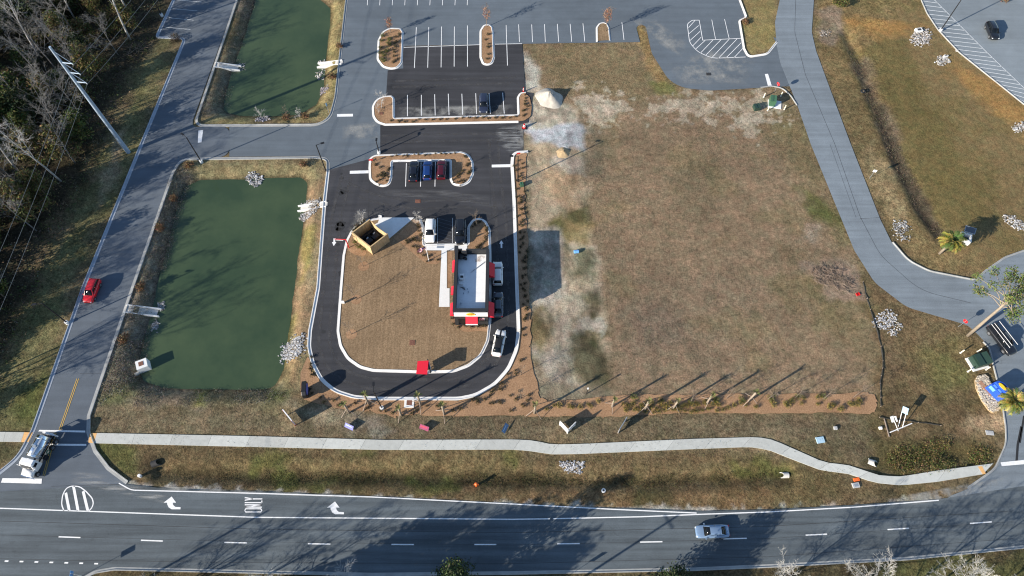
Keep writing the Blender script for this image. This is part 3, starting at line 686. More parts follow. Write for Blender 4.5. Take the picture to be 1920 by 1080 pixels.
# concrete flatwork
sheet('dumpster_apron',path([(712,408.5,0),(777,408.5,0),(729,449,0),(719,441,0),(700,423,0),(709,418,0)],.5),.125,M['conc_white'])
sheet('restaurant_walk',path([(797,458,0),(876,457,0),(876,470,0),(838,470,0),(838,541,0),(843,541,0),(843,576,0),(823,576,0),(828,470,0),(797,470,0)],0),.13,M['conc_white'])
mb=MB(); a=G(826,462.5); mb.box((a.x,a.y,.135),(1.3,.75,.02)); struct(mb.build('tactile_pad',M['metal_grey']),'grey tactile warning pad on the walk')
# sidewalk in slabs
def slabs(top,bot,step):
    mb=MB(); rr=random.Random(9); T=path(top,4); B=path(bot,4)
    def res(P):
        L=[0]
        for i in range(1,len(P)): L.append(L[-1]+math.dist(P[i-1],P[i]))
        n=int(L[-1]/1.5)+1; return [ (float(np.interp(k*L[-1]/n,L,[p[0] for p in P])),float(np.interp(k*L[-1]/n,L,[p[1] for p in P]))) for k in range(n+1)]
    T=res(T); n=len(T)-1
    LB=[0]
    for i in range(1,len(B)): LB.append(LB[-1]+math.dist(B[i-1],B[i]))
    B=[(float(np.interp(k*LB[-1]/n,LB,[p[0] for p in B])),float(np.interp(k*LB[-1]/n,LB,[p[1] for p in B]))) for k in range(n+1)]
    cur=None
    for i in range(n):
        if i%step==0: k=rr.uniform(.88,1.08); cur=(.50*k,.515*k,.50*k*.98)
        mb.col=cur; e=.03 if (i+1)%step==0 else 0
        a,b,c,d=Vector(T[i]),Vector(T[i+1]),Vector(B[i+1]),Vector(B[i])
        b=b+(a-b).normalized()*e; c=c+(d-c).normalized()*e
        mb.add([(*d,.05),(*c,.05),(*b,.05),(*a,.05),(*d,-.15),(*c,-.15),(*b,-.15),(*a,-.15)],[(0,1,2,3),(0,4,5,1),(2,6,7,3),(1,5,6,2),(3,7,4,0)])
    return struct(mb.build('sidewalk',M['walk']),'pale concrete sidewalk')
slabs([(182,812),(480,818),(720,825),(965,824),(1000,826),(1035,833.5),(1090,832.5),(1300,823),(1420,819.5),(1450,825),(1500,847),(1545,867),(1590,872),(1650,892),(1690,893.5),(1760,882),(1862,869)],
      [(176,831),(480,838),(720,843.5),(960,843),(990,845),(1035,852),(1090,851),(1300,842),(1405,838),(1440,843),(1490,863),(1540,882),(1590,888),(1640,905),(1690,910),(1760,903),(1843,889)],4)
slabs([(-60,809),(46,810.5)],[(-60,827.5),(40,828.5)],2)
mb=MB()
for q in ([(46,810.5),(62,811),(54,828.5),(40,828.5)],[(168,812),(182,812.5),(176,831),(166,830)],[(1833,875),(1841,874),(1848,888),(1842,889)]):
    P=[G2(p) for p in q]; P=P if area(P)>0 else P[::-1]; mb.prism(P,-.1,.056)
struct(mb.build('tactile_pad',M['orange_pad']),'orange tactile pads at the sidewalk ends')

# ---------------------------------------------------------------- painted markings
mk=MB(); mkw=MB(); mkf=MB(); mky=MB(); ZM=.028
def L(pts,w=.12,m=None,r=0): line(m or mk,path(pts,r),w,ZM)
def Q(pts,m=None):
    P=[G2(p) for p in pts]; P=P if area(P)>0 else P[::-1]; (m or mk).add([(*p,ZM) for p in P],[tuple(range(len(P)))])
for a,b in (((780.7,51),(777,127.5)),((804,51),(802,127)),((828,50),(827,126.5)),((852,50),(851.5,125)),((876.5,48),(876.5,125)),((949,47),(951.5,123)),((972.5,46),(974,79)),((997,46),(998.5,79)),((1021,45.5),(1022.5,79)),((1045,45),(1047.5,78.5)),((1069,45),(1072,78.5)),((1093,44),(1096.5,78)),((1166,42),(1170,75)),
            ((764,178),(764,218)),((790,178),(790,217)),((815,177),(816,216.5)),((840.5,176),(842,216)),((866,176),(867.5,215)),((892,175),(893.5,214)),((917,175),(919.5,213.5)),((942.5,174),(945.5,213)),
            ((762,306),(760.5,350)),((789.5,305),(788.5,350)),((816.5,304),(815.5,350))): L([a,b],.13)
for x in (688.7,712,735.5,759,782.5,806,829.5,853,876): L([(x+2,-25),(x,10)],.12)
L([(757,89),(899,84)],.13); L([(928,83),(979,82)],.13)
for a,b in (((332,0),(378,4)),((324,16.5),(370,20.5)),((317,33.5),(363,38)),((310,51),(357,55.5)),((340,-17),(385,-13))): L([a,b],.11,mkw)
for q in ([(372,245),(381,244),(378,267),(371,268)],[(632,214),(662,213.5),(662,218.5),(632,219)],[(656,320.5),(691,319.5),(691,325),(656,326)],[(922,309),(957,308),(957,313.5),(922,314)],[(1434,139),(1440,138.5),(1447,161),(1440,162)],
          [(74,806),(160,807.5),(160,811),(72,809)],[(93,832),(162,832.5),(162,836),(92,835.5)],[(5,896.5),(79,897.5),(78,907),(2,905)],[(1876,867),(1925,862),(1925,870),(1878,874)]): Q(q)
# main road
L([(-260,944),(0,953),(480,970),(960,973.7),(1031,972.8)],.16); L([(1037,972.6),(1200,969),(1310,964.5),(1440,960),(1600,951),(1760,938)],.16)
L([(223,906),(246,919,3),(480,925),(700,932),(960,945),(1150,955),(1306,962)],.16)
for (x,y,dx,dy) in ((110,1006.5,41,1.5),(264.5,1013,41,1.5),(421,1017,42,1),(577.5,1019.5,42,.8),(734,1020.8,42,.3),(889.5,1021,41,0),(1045,1019.7,42,-.5),(1200,1016.5,42,-.8),(1356,1010.5,44,-1.2),(1510.5,1003.5,40,-2),(1664,993,40,-2.5),(1818.5,981.5,41,-3)): L([(x,y),(x+dx,y+dy)],.17)
for i,x in enumerate((9,37,65,93,121,149,177)): L([(x,1052+i*.8),(x+7,1052.2+i*.8)],.2)
gore=[(120,957.5),(115.5,946),(117.5,928),(124,916),(133,911.5),(149,912),(161,921),(173,934),(175.5,944),(172,953),(166,958.5)]
L(gore,.16,r=2)
for a,b in (((123.5,924),(130,957)),((138,912),(146.5,957.5)),((156,921),(165,958))): L([a,b],.38)
arrow=[(338.7,951),(338.5,955),(322,955),(316.5,951.5),(313.8,946),(313.3,942.5),(307,942.5),(322,931),(330.5,942.5),(324,942.5),(325,947),(329,950.5)]
Q(arrow); Q([(x+306.3,y+9.3) for x,y in arrow])
Q([(940,450.8),(944,457),(941.7,457),(941.9,465),(938.8,465),(938.6,457),(936,457)])
Q([(625.8,461.5),(622.5,454),(625,454),(625.4,447),(629.1,447),(628.6,454),(630.8,454)])
def stroke(pts,w=.16): L(pts,w)
stroke([(459,957),(461,960),(489,960),(491,957),(489,954),(461,954),(459,957)],.15)
stroke([(491,951),(459,951)]); stroke([(459,951),(491,946.5)],.15); stroke([(491,946.5),(459,946.5)])
stroke([(459,942.5),(491,942.5)]); stroke([(491,942.5),(491,938.5)])
stroke([(492,935.5),(474,935.5)]); stroke([(474,935.5),(459,938)]); stroke([(474,935.5),(459,933)])
for o in (-1.6,1.6):
    L([(146+o,710),(112.5+o,806)],.11,mky); L([(104+o,812),(98+o,832)],.11,mky); L([(97.5+o,837),(82+o,892)],.11,mky)
# hatched corners
hz=[(1291,40,.6),(1309,38,.8),(1317,75,.2),(1389,72),(1397,107),(1335,110),(1308,96),(1297,82),(1289,55)]
L([(1311,38),(1298,38,1),(1288.5,45,1.5),(1293,80,4),(1308,97,4),(1335,109.5,4),(1398,107)],.14,r=2); L([(1311,38),(1317.5,75.5),(1390,72)],.14); L([(1334.5,37),(1341.5,73)],.12); L([(1358.5,36),(1367,72)],.12)
for a,b in (((1303,38.5),(1291,52)),((1310,48),(1291,64)),((1312.5,59),(1294,76)),((1314.5,70),(1299,86)),((1322,76),(1304.5,92)),((1337,75),(1313,100)),((1352,74.5),(1322,105)),((1367,74),(1334,109)),((1382,73),(1347,109.5)),((1390,80),(1361,109)),((1393.5,90),(1376,108.5))): L([a,b],.12)
L([(1748,-4),(1800,48),(1850,98),(1925,170)],.16,mkw)
for i in range(24):
    t=i/23; a=(1729+ (1740-1729)*0,0)
    ky=[0,25,55,98,198]; kx=[1729,1740,1760,1800,1925]; y=2+t*190
    x=float(np.interp(y,ky,kx)); ly=y+4+ t*6; lx=float(np.interp(ly,[-4,48,98,170],[1748,1800,1850,1925]))
    L([(x,y),(lx,ly)],.16,mkw)
for i in range(7): L([(821,409+i*6.6),(848,417+i*6.6)],.06,mkf)
L([(820.5,409),(820,456)],.07,mkw); L([(848.5,409),(848.5,456)],.07,mkw)
struct(mk.build('road_marking',M['paint']),'white painted lines, arrows and the word ONLY'); struct(mkw.build('road_marking',M['paint_worn']),'worn white bay lines'); struct(mkf.build('road_marking',M['paint_faint']),'faint hatching between the two SUVs'); struct(mky.build('road_marking',M['yellow']),'double yellow centre line')
# ================================================================== VEHICLES
PAINTS={}
def paint(name,c,metal=.0,rough=.3): 
    if name not in PAINTS: PAINTS[name]=plain(name,c,rough,metal,.03,2,coat=.9)
    return PAINTS[name]
def ring(x,w,zb,zt,crown=.03,tuck=.93):
    h=zt-zb
    half=[(w*.90,zb),(w*.985,zb+h*.22),(w,zb+h*.55),(w*.985,zb+h*.80),(w*tuck,zt-.03),(w*.72,zt+crown*.4),(w*.35,zt+crown*.9)]
    return [(x,y,z) for y,z in half]+[(x,0,zt+crown)]+[(x,-y,z) for y,z in half[::-1]]
SPEC={ # length, half width, body stations (x, w factor, zb, zt), glasshouse stations (x, z), belt, roof span
 'sedan':dict(L=4.75,w=.91,body=[(-2.37,.70,.42,.80),(-2.33,.80,.32,.92),(-2.15,.92,.25,.98),(-1.5,.99,.20,1.0),(-.6,1,.19,.97),(.4,1,.19,.95),(1.1,1,.19,.93),(1.7,.98,.20,.86),(2.1,.92,.24,.78),(2.3,.80,.32,.68),(2.37,.66,.42,.56)],
     belt=.93,roof=[(-1.95,.97,.70),(-1.15,1.37,.60),(-.6,1.45,.60),(.0,1.46,.60),(.45,1.41,.60),(1.25,.95,.74)],wheels=(1.42,-1.38),wr=.33),
 'suv':dict(L=4.75,w=.95,body=[(-2.37,.78,.45,.95),(-2.34,.88,.34,1.06),(-2.1,.97,.27,1.10),(-1.4,1,.23,1.10),(-.4,1,.22,1.08),(.5,1,.22,1.07),(1.15,1,.22,1.05),(1.75,.97,.24,.99),(2.12,.91,.28,.91),(2.27,.80,.36,.80),(2.36,.66,.45,.65)],
     belt=1.05,roof=[(-2.28,1.08,.76),(-1.98,1.62,.66),(-1.2,1.72,.66),(-.3,1.73,.66),(.35,1.68,.66),(1.12,1.07,.79)],wheels=(1.42,-1.40),wr=.37),
 'pickup':dict(L=5.7,w=.99,body=[(-2.85,.90,.50,1.02),(-2.83,.97,.42,1.08),(-2.5,1,.36,1.10),(-.9,1,.32,1.10),(0,1,.32,1.10),(.9,1,.32,1.10),(1.5,1,.33,1.12),(2.2,.98,.35,1.08),(2.65,.92,.40,1.0),(2.82,.82,.46,.90),(2.87,.74,.52,.75)],
     belt=1.09,roof=[(-.95,1.10,.82),(-.75,1.78,.72),(-.2,1.86,.72),(.4,1.86,.72),(.75,1.80,.72),(1.45,1.12,.85)],wheels=(1.85,-1.75),wr=.40),
}
def car(name,label,cat,px,head,kind,pm,roofm=None,stripe=None,scale=1.0,rack=False,rails=False):
    S=SPEC[kind]; g=G(*px) if not isinstance(px,Vector) else px
    t=thing(name,label,cat,(g.x,g.y,.012),head); t.scale=(scale,)*3
    W=S['w']; mb=MB(); mb.loft([ring(x,W*k,zb,zt) for x,k,zb,zt in S['body']]); body=mb.build('body',pm,t,True)
    mb=MB()
    mb.loft([[(x,wt*W/.95*1.0,S['belt']-.06),(x,wt*W/.95,z*.0+max(S['belt']-.02,min(z,S['belt']+.0))),(x,(wt-.04)*W/.95,z-.02),(x,0,z+.02),(x,-(wt-.04)*W/.95,z-.02),(x,-wt*W/.95,max(S['belt']-.02,min(z,S['belt']))),(x,-wt*W/.95,S['belt']-.06)] for x,z,wt in S['roof']])
    mb.build('cabin_glass',M['glass'],t,True)
    # painted roof and pillars
    rs=S['roof'][1:-1]; mb=MB(); rings=[]
    x0,z0,w0=rs[0]; x1,z1,w1=rs[-1]
    for x,z,wt in rs:
        w=(wt+.005)*W/.95; rings.append([(x,w,z-.07),(x,w*.93,z+.012),(x,w*.5,z+.035),(x,0,z+.042),(x,-w*.5,z+.035),(x,-w*.93,z+.012),(x,-w,z-.07)])
    mb.loft(rings,0,False); roof=mb.build('roof',roofm or pm,t,True)
    f=S['roof'][-1]; b=S['roof'][0]
    for sy in (1,-1):
        mb=MB(); mb.bar((x1,sy*(w1*W/.95-.02),z1),(f[0]+.02,sy*(f[2]*W/.95+.02),f[1]-.02),.07,.05); mb.build('pillar',roofm or pm,t); mb=MB()
        mb.bar((x0,sy*(w0*W/.95-.02),z0),(b[0]-.02,sy*(b[2]*W/.95+.01),b[1]-.02),.12 if kind!='sedan' else .10,.06); mb.build('pillar',roofm or pm,t); mb=MB()
        mb.bar((-.35,sy*(rs[1][2]*W/.95+.012),1.5 if kind!='sedan' else 1.36),(-.38,sy*(W*.955),S['belt']+.01),.09,.04); mb.build('pillar',roofm or pm,t)
    hw=S['L']/2; bz=S['body'][-1][3]
    for sy in (1,-1):
        mb=MB(); mb.box((hw-.14,sy*W*.62,bz+.10),(.16,.34,.11),-sy*.35); mb.build('headlight',M['lamp'],t)
        mb=MB(); mb.box((-hw+.03,sy*W*.70,S['belt']-.10),(.08,.24,.16),sy*.12); mb.build('tail_light',M['tail'],t)
        mb=MB(); mb.box((f[0]-.18,sy*(W+.11),S['belt']+.07),(.14,.20,.13),0,0,.8); mb.build('mirror',pm,t)
        for wx in S['wheels']:
            r=S['wr']; mb=MB(); mb.tube([(wx,sy*(W-.20),r),(wx,sy*(W+.015),r)],r,16); w=mb.build('wheel',M['tyre'],t)
            mb=MB(); mb.tube([(wx,sy*(W+.012),r),(wx,sy*(W+.03),r)],r*.62,12); mb.build('rim',M['rim'],w)
    mb=MB(); mb.box((hw-.005,0,.50),(.03,W*1.0,.16)); mb.build('grille',M['black'],t)
    if kind=='pickup':
        mb=MB(); mb.box((-1.92,0,1.125),(1.74,W*1.62,.05)); mb.build('cargo_bed',M['black'],t)
    if stripe:
        mb=MB(); S2=[(x,zt) for x,k,zb,zt in S['body'] if x>1.0][:-1]
        rings=[[(x,.14,zt+.010),(x,-.14,zt+.010),(x,-.14,zt+.034),(x,.14,zt+.034)] for x,zt in S2]; mb.loft(rings); mb.build('bonnet_stripe',M['black'],t)
    if rails:
        for sy in (1,-1):
            mb=MB(); mb.tube([(x0+.15,sy*(w0*W/.95-.08),z0+.05),(0,sy*(w0*W/.95-.06),z0+.17),(x1-.1,sy*(w1*W/.95-.08),z1+.07)],.025,6); mb.build('roof_rail',M['black'],t)
    if rack:
        for sy in (1,-1):
            mb=MB(); mb.bar((-2.75,sy*.80,2.0),(1.9,sy*.80,2.0),.055,.05); mb.build('rack_rail',M['white'],t)
        for x in (-2.6,-.95,.75):
            mb=MB(); mb.bar((x,-.84,1.95),(x,.84,1.95),.06,.06)
            for sy in (1,-1): mb.bar((x,sy*.84,1.95),(x,sy*.93,1.08),.05,.05)
            mb.build('rack_bow',M['black'],t)
        mb=MB(); mb.bar((-2.7,-.25,2.04),(1.7,-.22,2.04),.05,.05); mb.build('pipe_load',M['white'],t)
    return t
def ang(a,b): 
    p,q=G(*a),G(*b); return math.atan2(q.y-p.y,q.x-p.x)
UP,DN=math.pi/2,-math.pi/2
P_=paint
car('parked_car','red SUV driving down the left road beside the pond','car',(176,549),ang((269,270),(160,540)),'suv',P_('red_paint',(.62,.012,.018)),scale=.95)
car('parked_car','white SUV parked nose to the walk beside the hatched bay','car',(807.5,437),DN+.01,'suv',P_('white_paint',(.80,.80,.79)),rails=False)
car('parked_car','black SUV parked right behind the restaurant','car',(863.5,439),DN,'suv',P_('black_paint',(.010,.011,.014)),scale=1.06,rails=True)
car('parked_car','black car in the three car island bay, leftmost of its row','car',(776.5,325),UP,'sedan',P_('ink_paint',(.007,.008,.014)),scale=1.02)
car('parked_car','bright blue SUV between a black car and a dark red car','car',(802.5,323),UP+.01,'suv',P_('blue_paint',(.008,.034,.15)),scale=.92)
car('parked_car','dark red SUV parked right of the bright blue one','car',(828.5,322),UP,'suv',P_('maroon_paint',(.065,.004,.010)),scale=.93)
car('parked_car','dark navy SUV alone in the newly striped lot','car',(907,199),DN,'suv',P_('navy_paint',(.022,.028,.055)),scale=.97)
car('queued_car','white SUV in the drive lane beside the restaurant','car',(933,516),UP+.02,'suv',P_('white_paint',None),scale=.97)
car('queued_car','dark grey car in shadow under the drive window awning','car',(934,574),UP,'sedan',P_('grey_paint',(.09,.10,.12)))
car('queued_car','white car with black roof and bonnet stripe on the drive curve','car',(935.5,646),ang((933,655),(937,635)),'sedan',P_('white_paint',None),roofm=M['black'],stripe=True)
car('moving_car','silver blue sedan driving along the wide main road','car',(1333,998),math.pi+.03,'sedan',P_('silver_paint',(.20,.30,.45),.3),scale=1.02)
car('parked_car','black SUV in the far lot past the hatched strip','car',(1857,63),ang((1849,45),(1863,78)),'suv',P_('black_paint',None),scale=1.0)
car('pickup_truck','black pickup truck with white ladder rack near the green cabinet','pickup truck',(1873,640),ang((1856,613),(1890,657)),'pickup',P_('black_paint',None),rack=True,scale=.98)

def tanker():
    f=G(50,890); b=G(84,830); hd=math.atan2(f.y-b.y,f.x-b.x); c=G(80,856)
    t=thing('tank_truck','white cab truck with polished tank waiting at the crossing','truck',(c.x,c.y,.004),hd); t.scale=(.80,1.0,.95)
    w=P_('truck_white',(.80,.80,.80))
    mb=MB(); mb.box((0,.42,.75),(8.2,.14,.26)); mb.box((0,-.42,.75),(8.2,.14,.26))
    for x in (-3.9,-2,0,2,3.9): mb.box((x,0,.75),(.12,.7,.2))
    mb.build('chassis',M['black'],t)
    mb=MB(); mb.loft([[(x,y*k,z0+(z1-z0)*j) for y,j in ((1.12,0),(1.15,.5),(1.08,.93),(.9,1),(-.9,1),(-1.08,.93),(-1.15,.5),(-1.12,0))] for x,k,z0,z1 in ((1.25,1,.9,2.75),(1.35,1.02,.85,2.85),(2.2,1.02,.85,2.85),(2.55,1.0,.85,2.75),(2.95,.98,.9,1.78))]); cab=mb.build('cab',w,t)
    mb=MB(); mb.add([(2.585,-.92,2.68),(2.585,.92,2.68),(2.965,.95,1.84),(2.965,-.95,1.84)],[(0,1,2,3)]); mb.build('windscreen',M['glass'],t)
    for sy in (1,-1):
        mb=MB(); mb.box((2.0,sy*1.175,2.25),(.8,.02,.55)); mb.build('side_window',M['glass'],t)
        mb=MB(); mb.box((2.75,sy*1.42,2.1),(.12,.22,.45)); mb.bar((2.7,sy*1.1,2.2),(2.75,sy*1.4,2.2),.04,.04); mb.build('mirror',w,t)
        mb=MB(); mb.box((4.12,sy*.75,1.05),(.12,.3,.22)); mb.build('headlight',M['lamp'],t)
    mb=MB(); mb.loft([[(x,y*k,z0+(z1-z0)*j) for y,j in ((1,0),(1,.6),(.8,.95),(0,1.03),(-.8,.95),(-1,.6),(-1,0))] for x,k,z0,z1 in ((2.9,.98,.8,1.80),(3.5,.95,.75,1.62),(4.0,.88,.75,1.45),(4.15,.8,.8,1.25))]); mb.build('bonnet',w,t,True)
    mb=MB(); mb.box((4.22,0,.62),(.2,2.2,.28)); mb.build('bumper',M['chrome'],t)
    mb=MB(); mb.tube([(-3.35,0,2.0),(-3.2,0,2.0),(.75,0,2.0),(.9,0,2.0)],[.75,1.02,1.02,.75],24); tank=mb.build('tank',M['chrome'],t,False)
    for p in tank.data.polygons: p.use_smooth=len(p.vertices)<6
    for x in (-2.6,-1.2,.3):
        mb=MB(); mb.tube([(x-.05,0,2.0),(x+.05,0,2.0)],1.045,24); mb.build('tank_band',M['metal_grey'],t)
    mb=MB(); mb.tube([(-1.0,.0,2.98),(-1.0,0,3.12)],.28,12); mb.build('manhole',M['metal_grey'],t)
    mb=MB(); mb.box((-1.2,.35,3.0),(3.6,.28,.04)); mb.build('walkway',M['metal_grey'],t)
    mb=MB()
    for k in range(3): mb.tube([(-.9+.36*math.cos(a),1.25+.05*k,1.25+.36*math.sin(a)) for a in np.linspace(0,6.28,15)],.06,6)
    mb.build('hose_reel',M['green_box'],t)
    mb=MB(); mb.box((.15,1.12,.85),(.9,.5,.55)); mb.build('toolbox',M['black'],t)
    mb=MB(); mb.box((-4.05,0,1.0),(.25,2.45,.35)); mb.bar((-4.1,-1.2,1.9),(-4.1,1.2,1.9),.12,.2); mb.bar((-4.1,-1.15,1.1),(-4.1,-1.15,1.9),.1,.1); mb.bar((-4.1,1.15,1.1),(-4.1,1.15,1.9),.1,.1); mb.build('rear_frame',w,t)
    mb=MB(); mb.tube([(-3.9,1.0,1.4),(-3.7,.6,1.5),(-3.6,-.2,1.3),(-3.8,-1.0,1.3)],.09,6); mb.build('hose',M['black'],t)
    for x in (3.3,-1.9,-3.1):
        for sy in (1,-1):
            mb=MB(); mb.tube([(x,sy*.82,.5),(x,sy*1.16,.5)],.5,18); wh=mb.build('wheel',M['tyre'],t)
            mb=MB(); mb.tube([(x,sy*1.155,.5),(x,sy*1.18,.5)],.3,12); mb.build('rim',M['rim'],wh)
    for x in (-2.5,):
        for sy in (1,-1):
            mb=MB(); mb.tube([(x+1.3*math.cos(a),sy*1.0,.5+.62*math.sin(a)) for a in np.linspace(.1,3.04,9)],.05,4); mb.build('mudguard',M['black'],t)
tanker()

# ================================================================== RESTAURANT
def restaurant():
    X0,X1,Y0,Y1=-9.45,-3.95,50.25,61.9; hh=5.6; hr=4.15; ox,oy=(X0+X1)/2,(Y0+Y1)/2
    t=thing('restaurant_building','black walled restaurant with white flat roof and red awnings','building',(ox,oy,0))
    a,b,c,d=X0-ox,X1-ox,Y0-oy,Y1-oy
    mb=MB(); mb.box((0,0,hr/2-.1),(b-a,d-c,hr+.2)); w=mb.build('wall',M['black_wall'],t)
    mb=MB(); mb.add([(a+.3,c+.3,hr+.03),(b-.3,c+.3,hr+.03),(b-.3,d-.3,hr+.03),(a+.3,d-.3,hr+.03)],[(0,1,2,3)]); rf=mb.build('roof',M['roof'],t)
    mb=MB(); mb.box((-1.36,d-.24,hr/2+.35),(.8,.5,hr+.75)); mb.build('rear_recess',M['conc_white'],t)
    # parapet ring
    mb=MB(); th=.46
    mb.box((a+th/2-.1,.2,(hr+hh)/2),(th+.06,d-c+.5,hh-hr)); mb.box((b-th/2+.1,-.05,(hr+hh)/2),(th+.06,d-c,hh-hr))
    mb.box((0,c+.12,(hr+hh)/2),(b-a-2*th+.40,.62,hh-hr-.004))
    mb.box((-2.02,d-.1,(hr+hh)/2-.002),(.62,.2,hh-hr)); mb.box((.72,d-.1,(hr+hh)/2-.002),(3.5,.2,hh-hr)); mb.box((-1.36,d-.60,(hr+hh)/2),(.86,.2,hh-hr-.006))
    mb.box((-1.77,d-.35,(hr+hh)/2),(.14,.3,hh-hr-.004)); mb.box((-.96,d-.35,(hr+hh)/2),(.14,.3,hh-hr-.004))
    mb.build('parapet',M['black_wall'],t)
    mb=MB(); mb.box((a+.02,d+.25,hh/2-.1),(.62,1.0,hh-.21)); mb.build('corner_fin',M['black_wall'],t)
    mb=MB(); mb.box((.06,c-.27,4.75),(b-a-.05,.18,1.15)); mb.build('fascia_band',M['white'],t)
    mb=MB(); mb.tube([(.05,c-.37,5.05),(.05,c-.46,5.05)],.62,28)
    for i,v in enumerate(mb.v): mb.v[i]=(.05+(v[0]-.05)*1.15,v[1],5.05+(v[2]-5.05)*.62)
    sg=mb.build('oval_sign',M['yellow_sign'],t)
    mb=MB()
    for k in range(7): mb.box((-.40+k*.15,c-.475,5.06+.015*(k%2)),(.075,.03,.20+.08*(k in (0,4))),0)
    mb.build('sign_lettering',M['red'],sg)
    def awning(x0,y0,dx,dy,ln,name='awning',valance=False):
        # wedge of cloth: high edge on the wall, low edge out from it
        mb=MB(); hx,hy=(ln/2,0) if dy else (0,ln/2); z1,z0,zb=3.55,2.75,2.6
        A=[(x0-hx,y0-hy,z1),(x0+hx,y0+hy,z1),(x0+hx+dx,y0+hy+dy,z0),(x0-hx+dx,y0-hy+dy,z0),(x0-hx,y0-hy,zb),(x0+hx,y0+hy,zb),(x0+hx+dx,y0+hy+dy,zb),(x0-hx+dx,y0-hy+dy,zb)]
        mb.add(A,[(0,1,2,3),(3,2,6,7),(0,3,7,4),(1,5,6,2),(4,7,6,5),(0,4,5,1)]); o=mb.build(name,M['red'],t)
        if valance:
            mb=MB(); mb.box((x0+dx,y0+dy-.03,2.55),(ln+.02,.04,.34)); mb.build('valance',M['white'],o)
        return o
    awning(.10,c-.01,0,-1.0,1.95,valance=True)
    for yy in (-4.2,-.7+.0,4.0): awning(a-.01,yy,-.75,0,2.2 if yy!=-.7 else 1.5)
    for yy in (-4.3,3.2): awning(b+.01,yy,1.0,0,2.6)
    mb=MB(); mb.box((1.75,c-.03,2.5),(.85,.05,.75)); ps=mb.build('poster_board',M['white'],t)
    mb=MB(); mb.box((1.75,c-.06,2.75),(.75,.012,.16)); mb.box((1.55,c-.06,2.38),(.3,.012,.4)); mb.box((1.95,c-.06,2.3),(.3,.012,.25)); mb.build('poster_print',M['red'],ps)
    mb=MB(); mb.box((-1.35,c-.02,1.5),(1.6,.05,1.9)); mb.build('window',M['glass'],t)
    mb=MB(); mb.box((.1,c-.02,1.2),(1.7,.05,2.2)); mb.build('door',M['glass'],t)
    for yy in (-4.3,3.2):
        mb=MB(); mb.box((b+.02,yy,1.6),(.05,1.5,1.1)); mb.build('drive_window',M['glass'],t)
    for yy in (-4.2,-.7,4.0):
        mb=MB(); mb.box((a-.02,yy,1.5),(.05,1.3,1.7)); mb.build('window',M['glass'],t)
    mb=MB(); mb.box((-.86,d+.02,1.1),(1.0,.06,2.2)); mb.build('rear_door',M['metal_grey'],t)
    Zr=hr+.03
    def rp(px,py): q=G(px,py,Zr+.4); return (q.x-ox,q.y-oy)
    q=rp(866,520); mb=MB(); mb.box((q[0],q[1],Zr+.42),(.72,.9,.85)); ac=mb.build('rooftop_unit',M['white'],t)
    mb=MB(); mb.box((q[0]+.02,q[1]-.12,Zr+.856),(.5,.42,.03)); mb.build('fan_grille',M['dark'],ac)
    q=rp(864,530); mb=MB(); mb.box((q[0],q[1],Zr+.2),(.6,.5,.4)); mb.build('rooftop_unit',M['white'],t)
    q=rp(866,481); mb=MB(); mb.blob((q[0]-.18,q[1]+.05,Zr+.45),(.62,.62,.45),3,12,7,.06); mb.tube([(q[0]+.2,q[1]-.2,Zr+.3),(q[0]+.85,q[1]-.42,Zr+.3)],.24,10); mb.build('exhaust_fan',M['black'],t,True)
    rst=decal('grease_stain',(.30,.20,.13),1.6,.35,.6,.85)
    q=rp(899,483); vs=[(q[0],q[1],Zr+.006)]; n=14; rr=random.Random(2)
    for k in range(n): a_=k*6.283/n; vs.append((q[0]+.85*math.cos(a_)*rr.uniform(.8,1.15)-.1*math.sin(a_),q[1]+.6*math.sin(a_)+.35*math.cos(a_),Zr+.006))
    me=bpy.data.meshes.new('grease_stain'); me.from_pydata(vs,[],[(0,1+i,1+(i+1)%n) for i in range(n)]); me.materials.append(rst)
    at=me.color_attributes.new('Col','FLOAT_COLOR','POINT'); at.data.foreach_set('color',[x for i in range(len(vs)) for x in ([1.0]*3 if i==0 else [.25]*3)+[1.0]])
    o=bpy.data.objects.new('grease_stain',me); C.objects.link(o); o.parent=rf
    p0,p1=rp(884,508),rp(908,490)
    mb=MB()
    for k in (-.14,.14): mb.bar((p0[0]+k,p0[1]+k,Zr+.10),(p1[0]+k,p1[1]+k,Zr+.10),.05,.06)
    for u in np.linspace(0,1,8): mb.bar((p0[0]+(p1[0]-p0[0])*u-.14,p0[1]+(p1[1]-p0[1])*u-.14,Zr+.11),(p0[0]+(p1[0]-p0[0])*u+.14,p0[1]+(p1[1]-p0[1])*u+.14,Zr+.11),.03,.03)
    mb.build('roof_ladder',M['metal_grey'],t)
    mb=MB(); q=rp(866,537)
    for k in range(4): mb.tube([(q[0]-.3+k*.2,q[1],Zr),(q[0]-.3+k*.2,q[1],Zr+.3),(q[0]+.1+k*.15,q[1]-.25-.1*k,Zr+.25),(q[0]+.5,q[1]-.5,Zr+.1)],.035,6)
    mb.build('roof_pipe',M['dark'],t)
    for px,py in ((876,541),(869,549),(864,568),(878,546)):
        q=rp(px,py); mb=MB(); mb.tube([(q[0],q[1],Zr),(q[0],q[1],Zr+.35),(q[0],q[1],Zr+.36)],[.07,.07,.11],8); mb.build('roof_vent',M['metal_grey'],t)
restaurant()

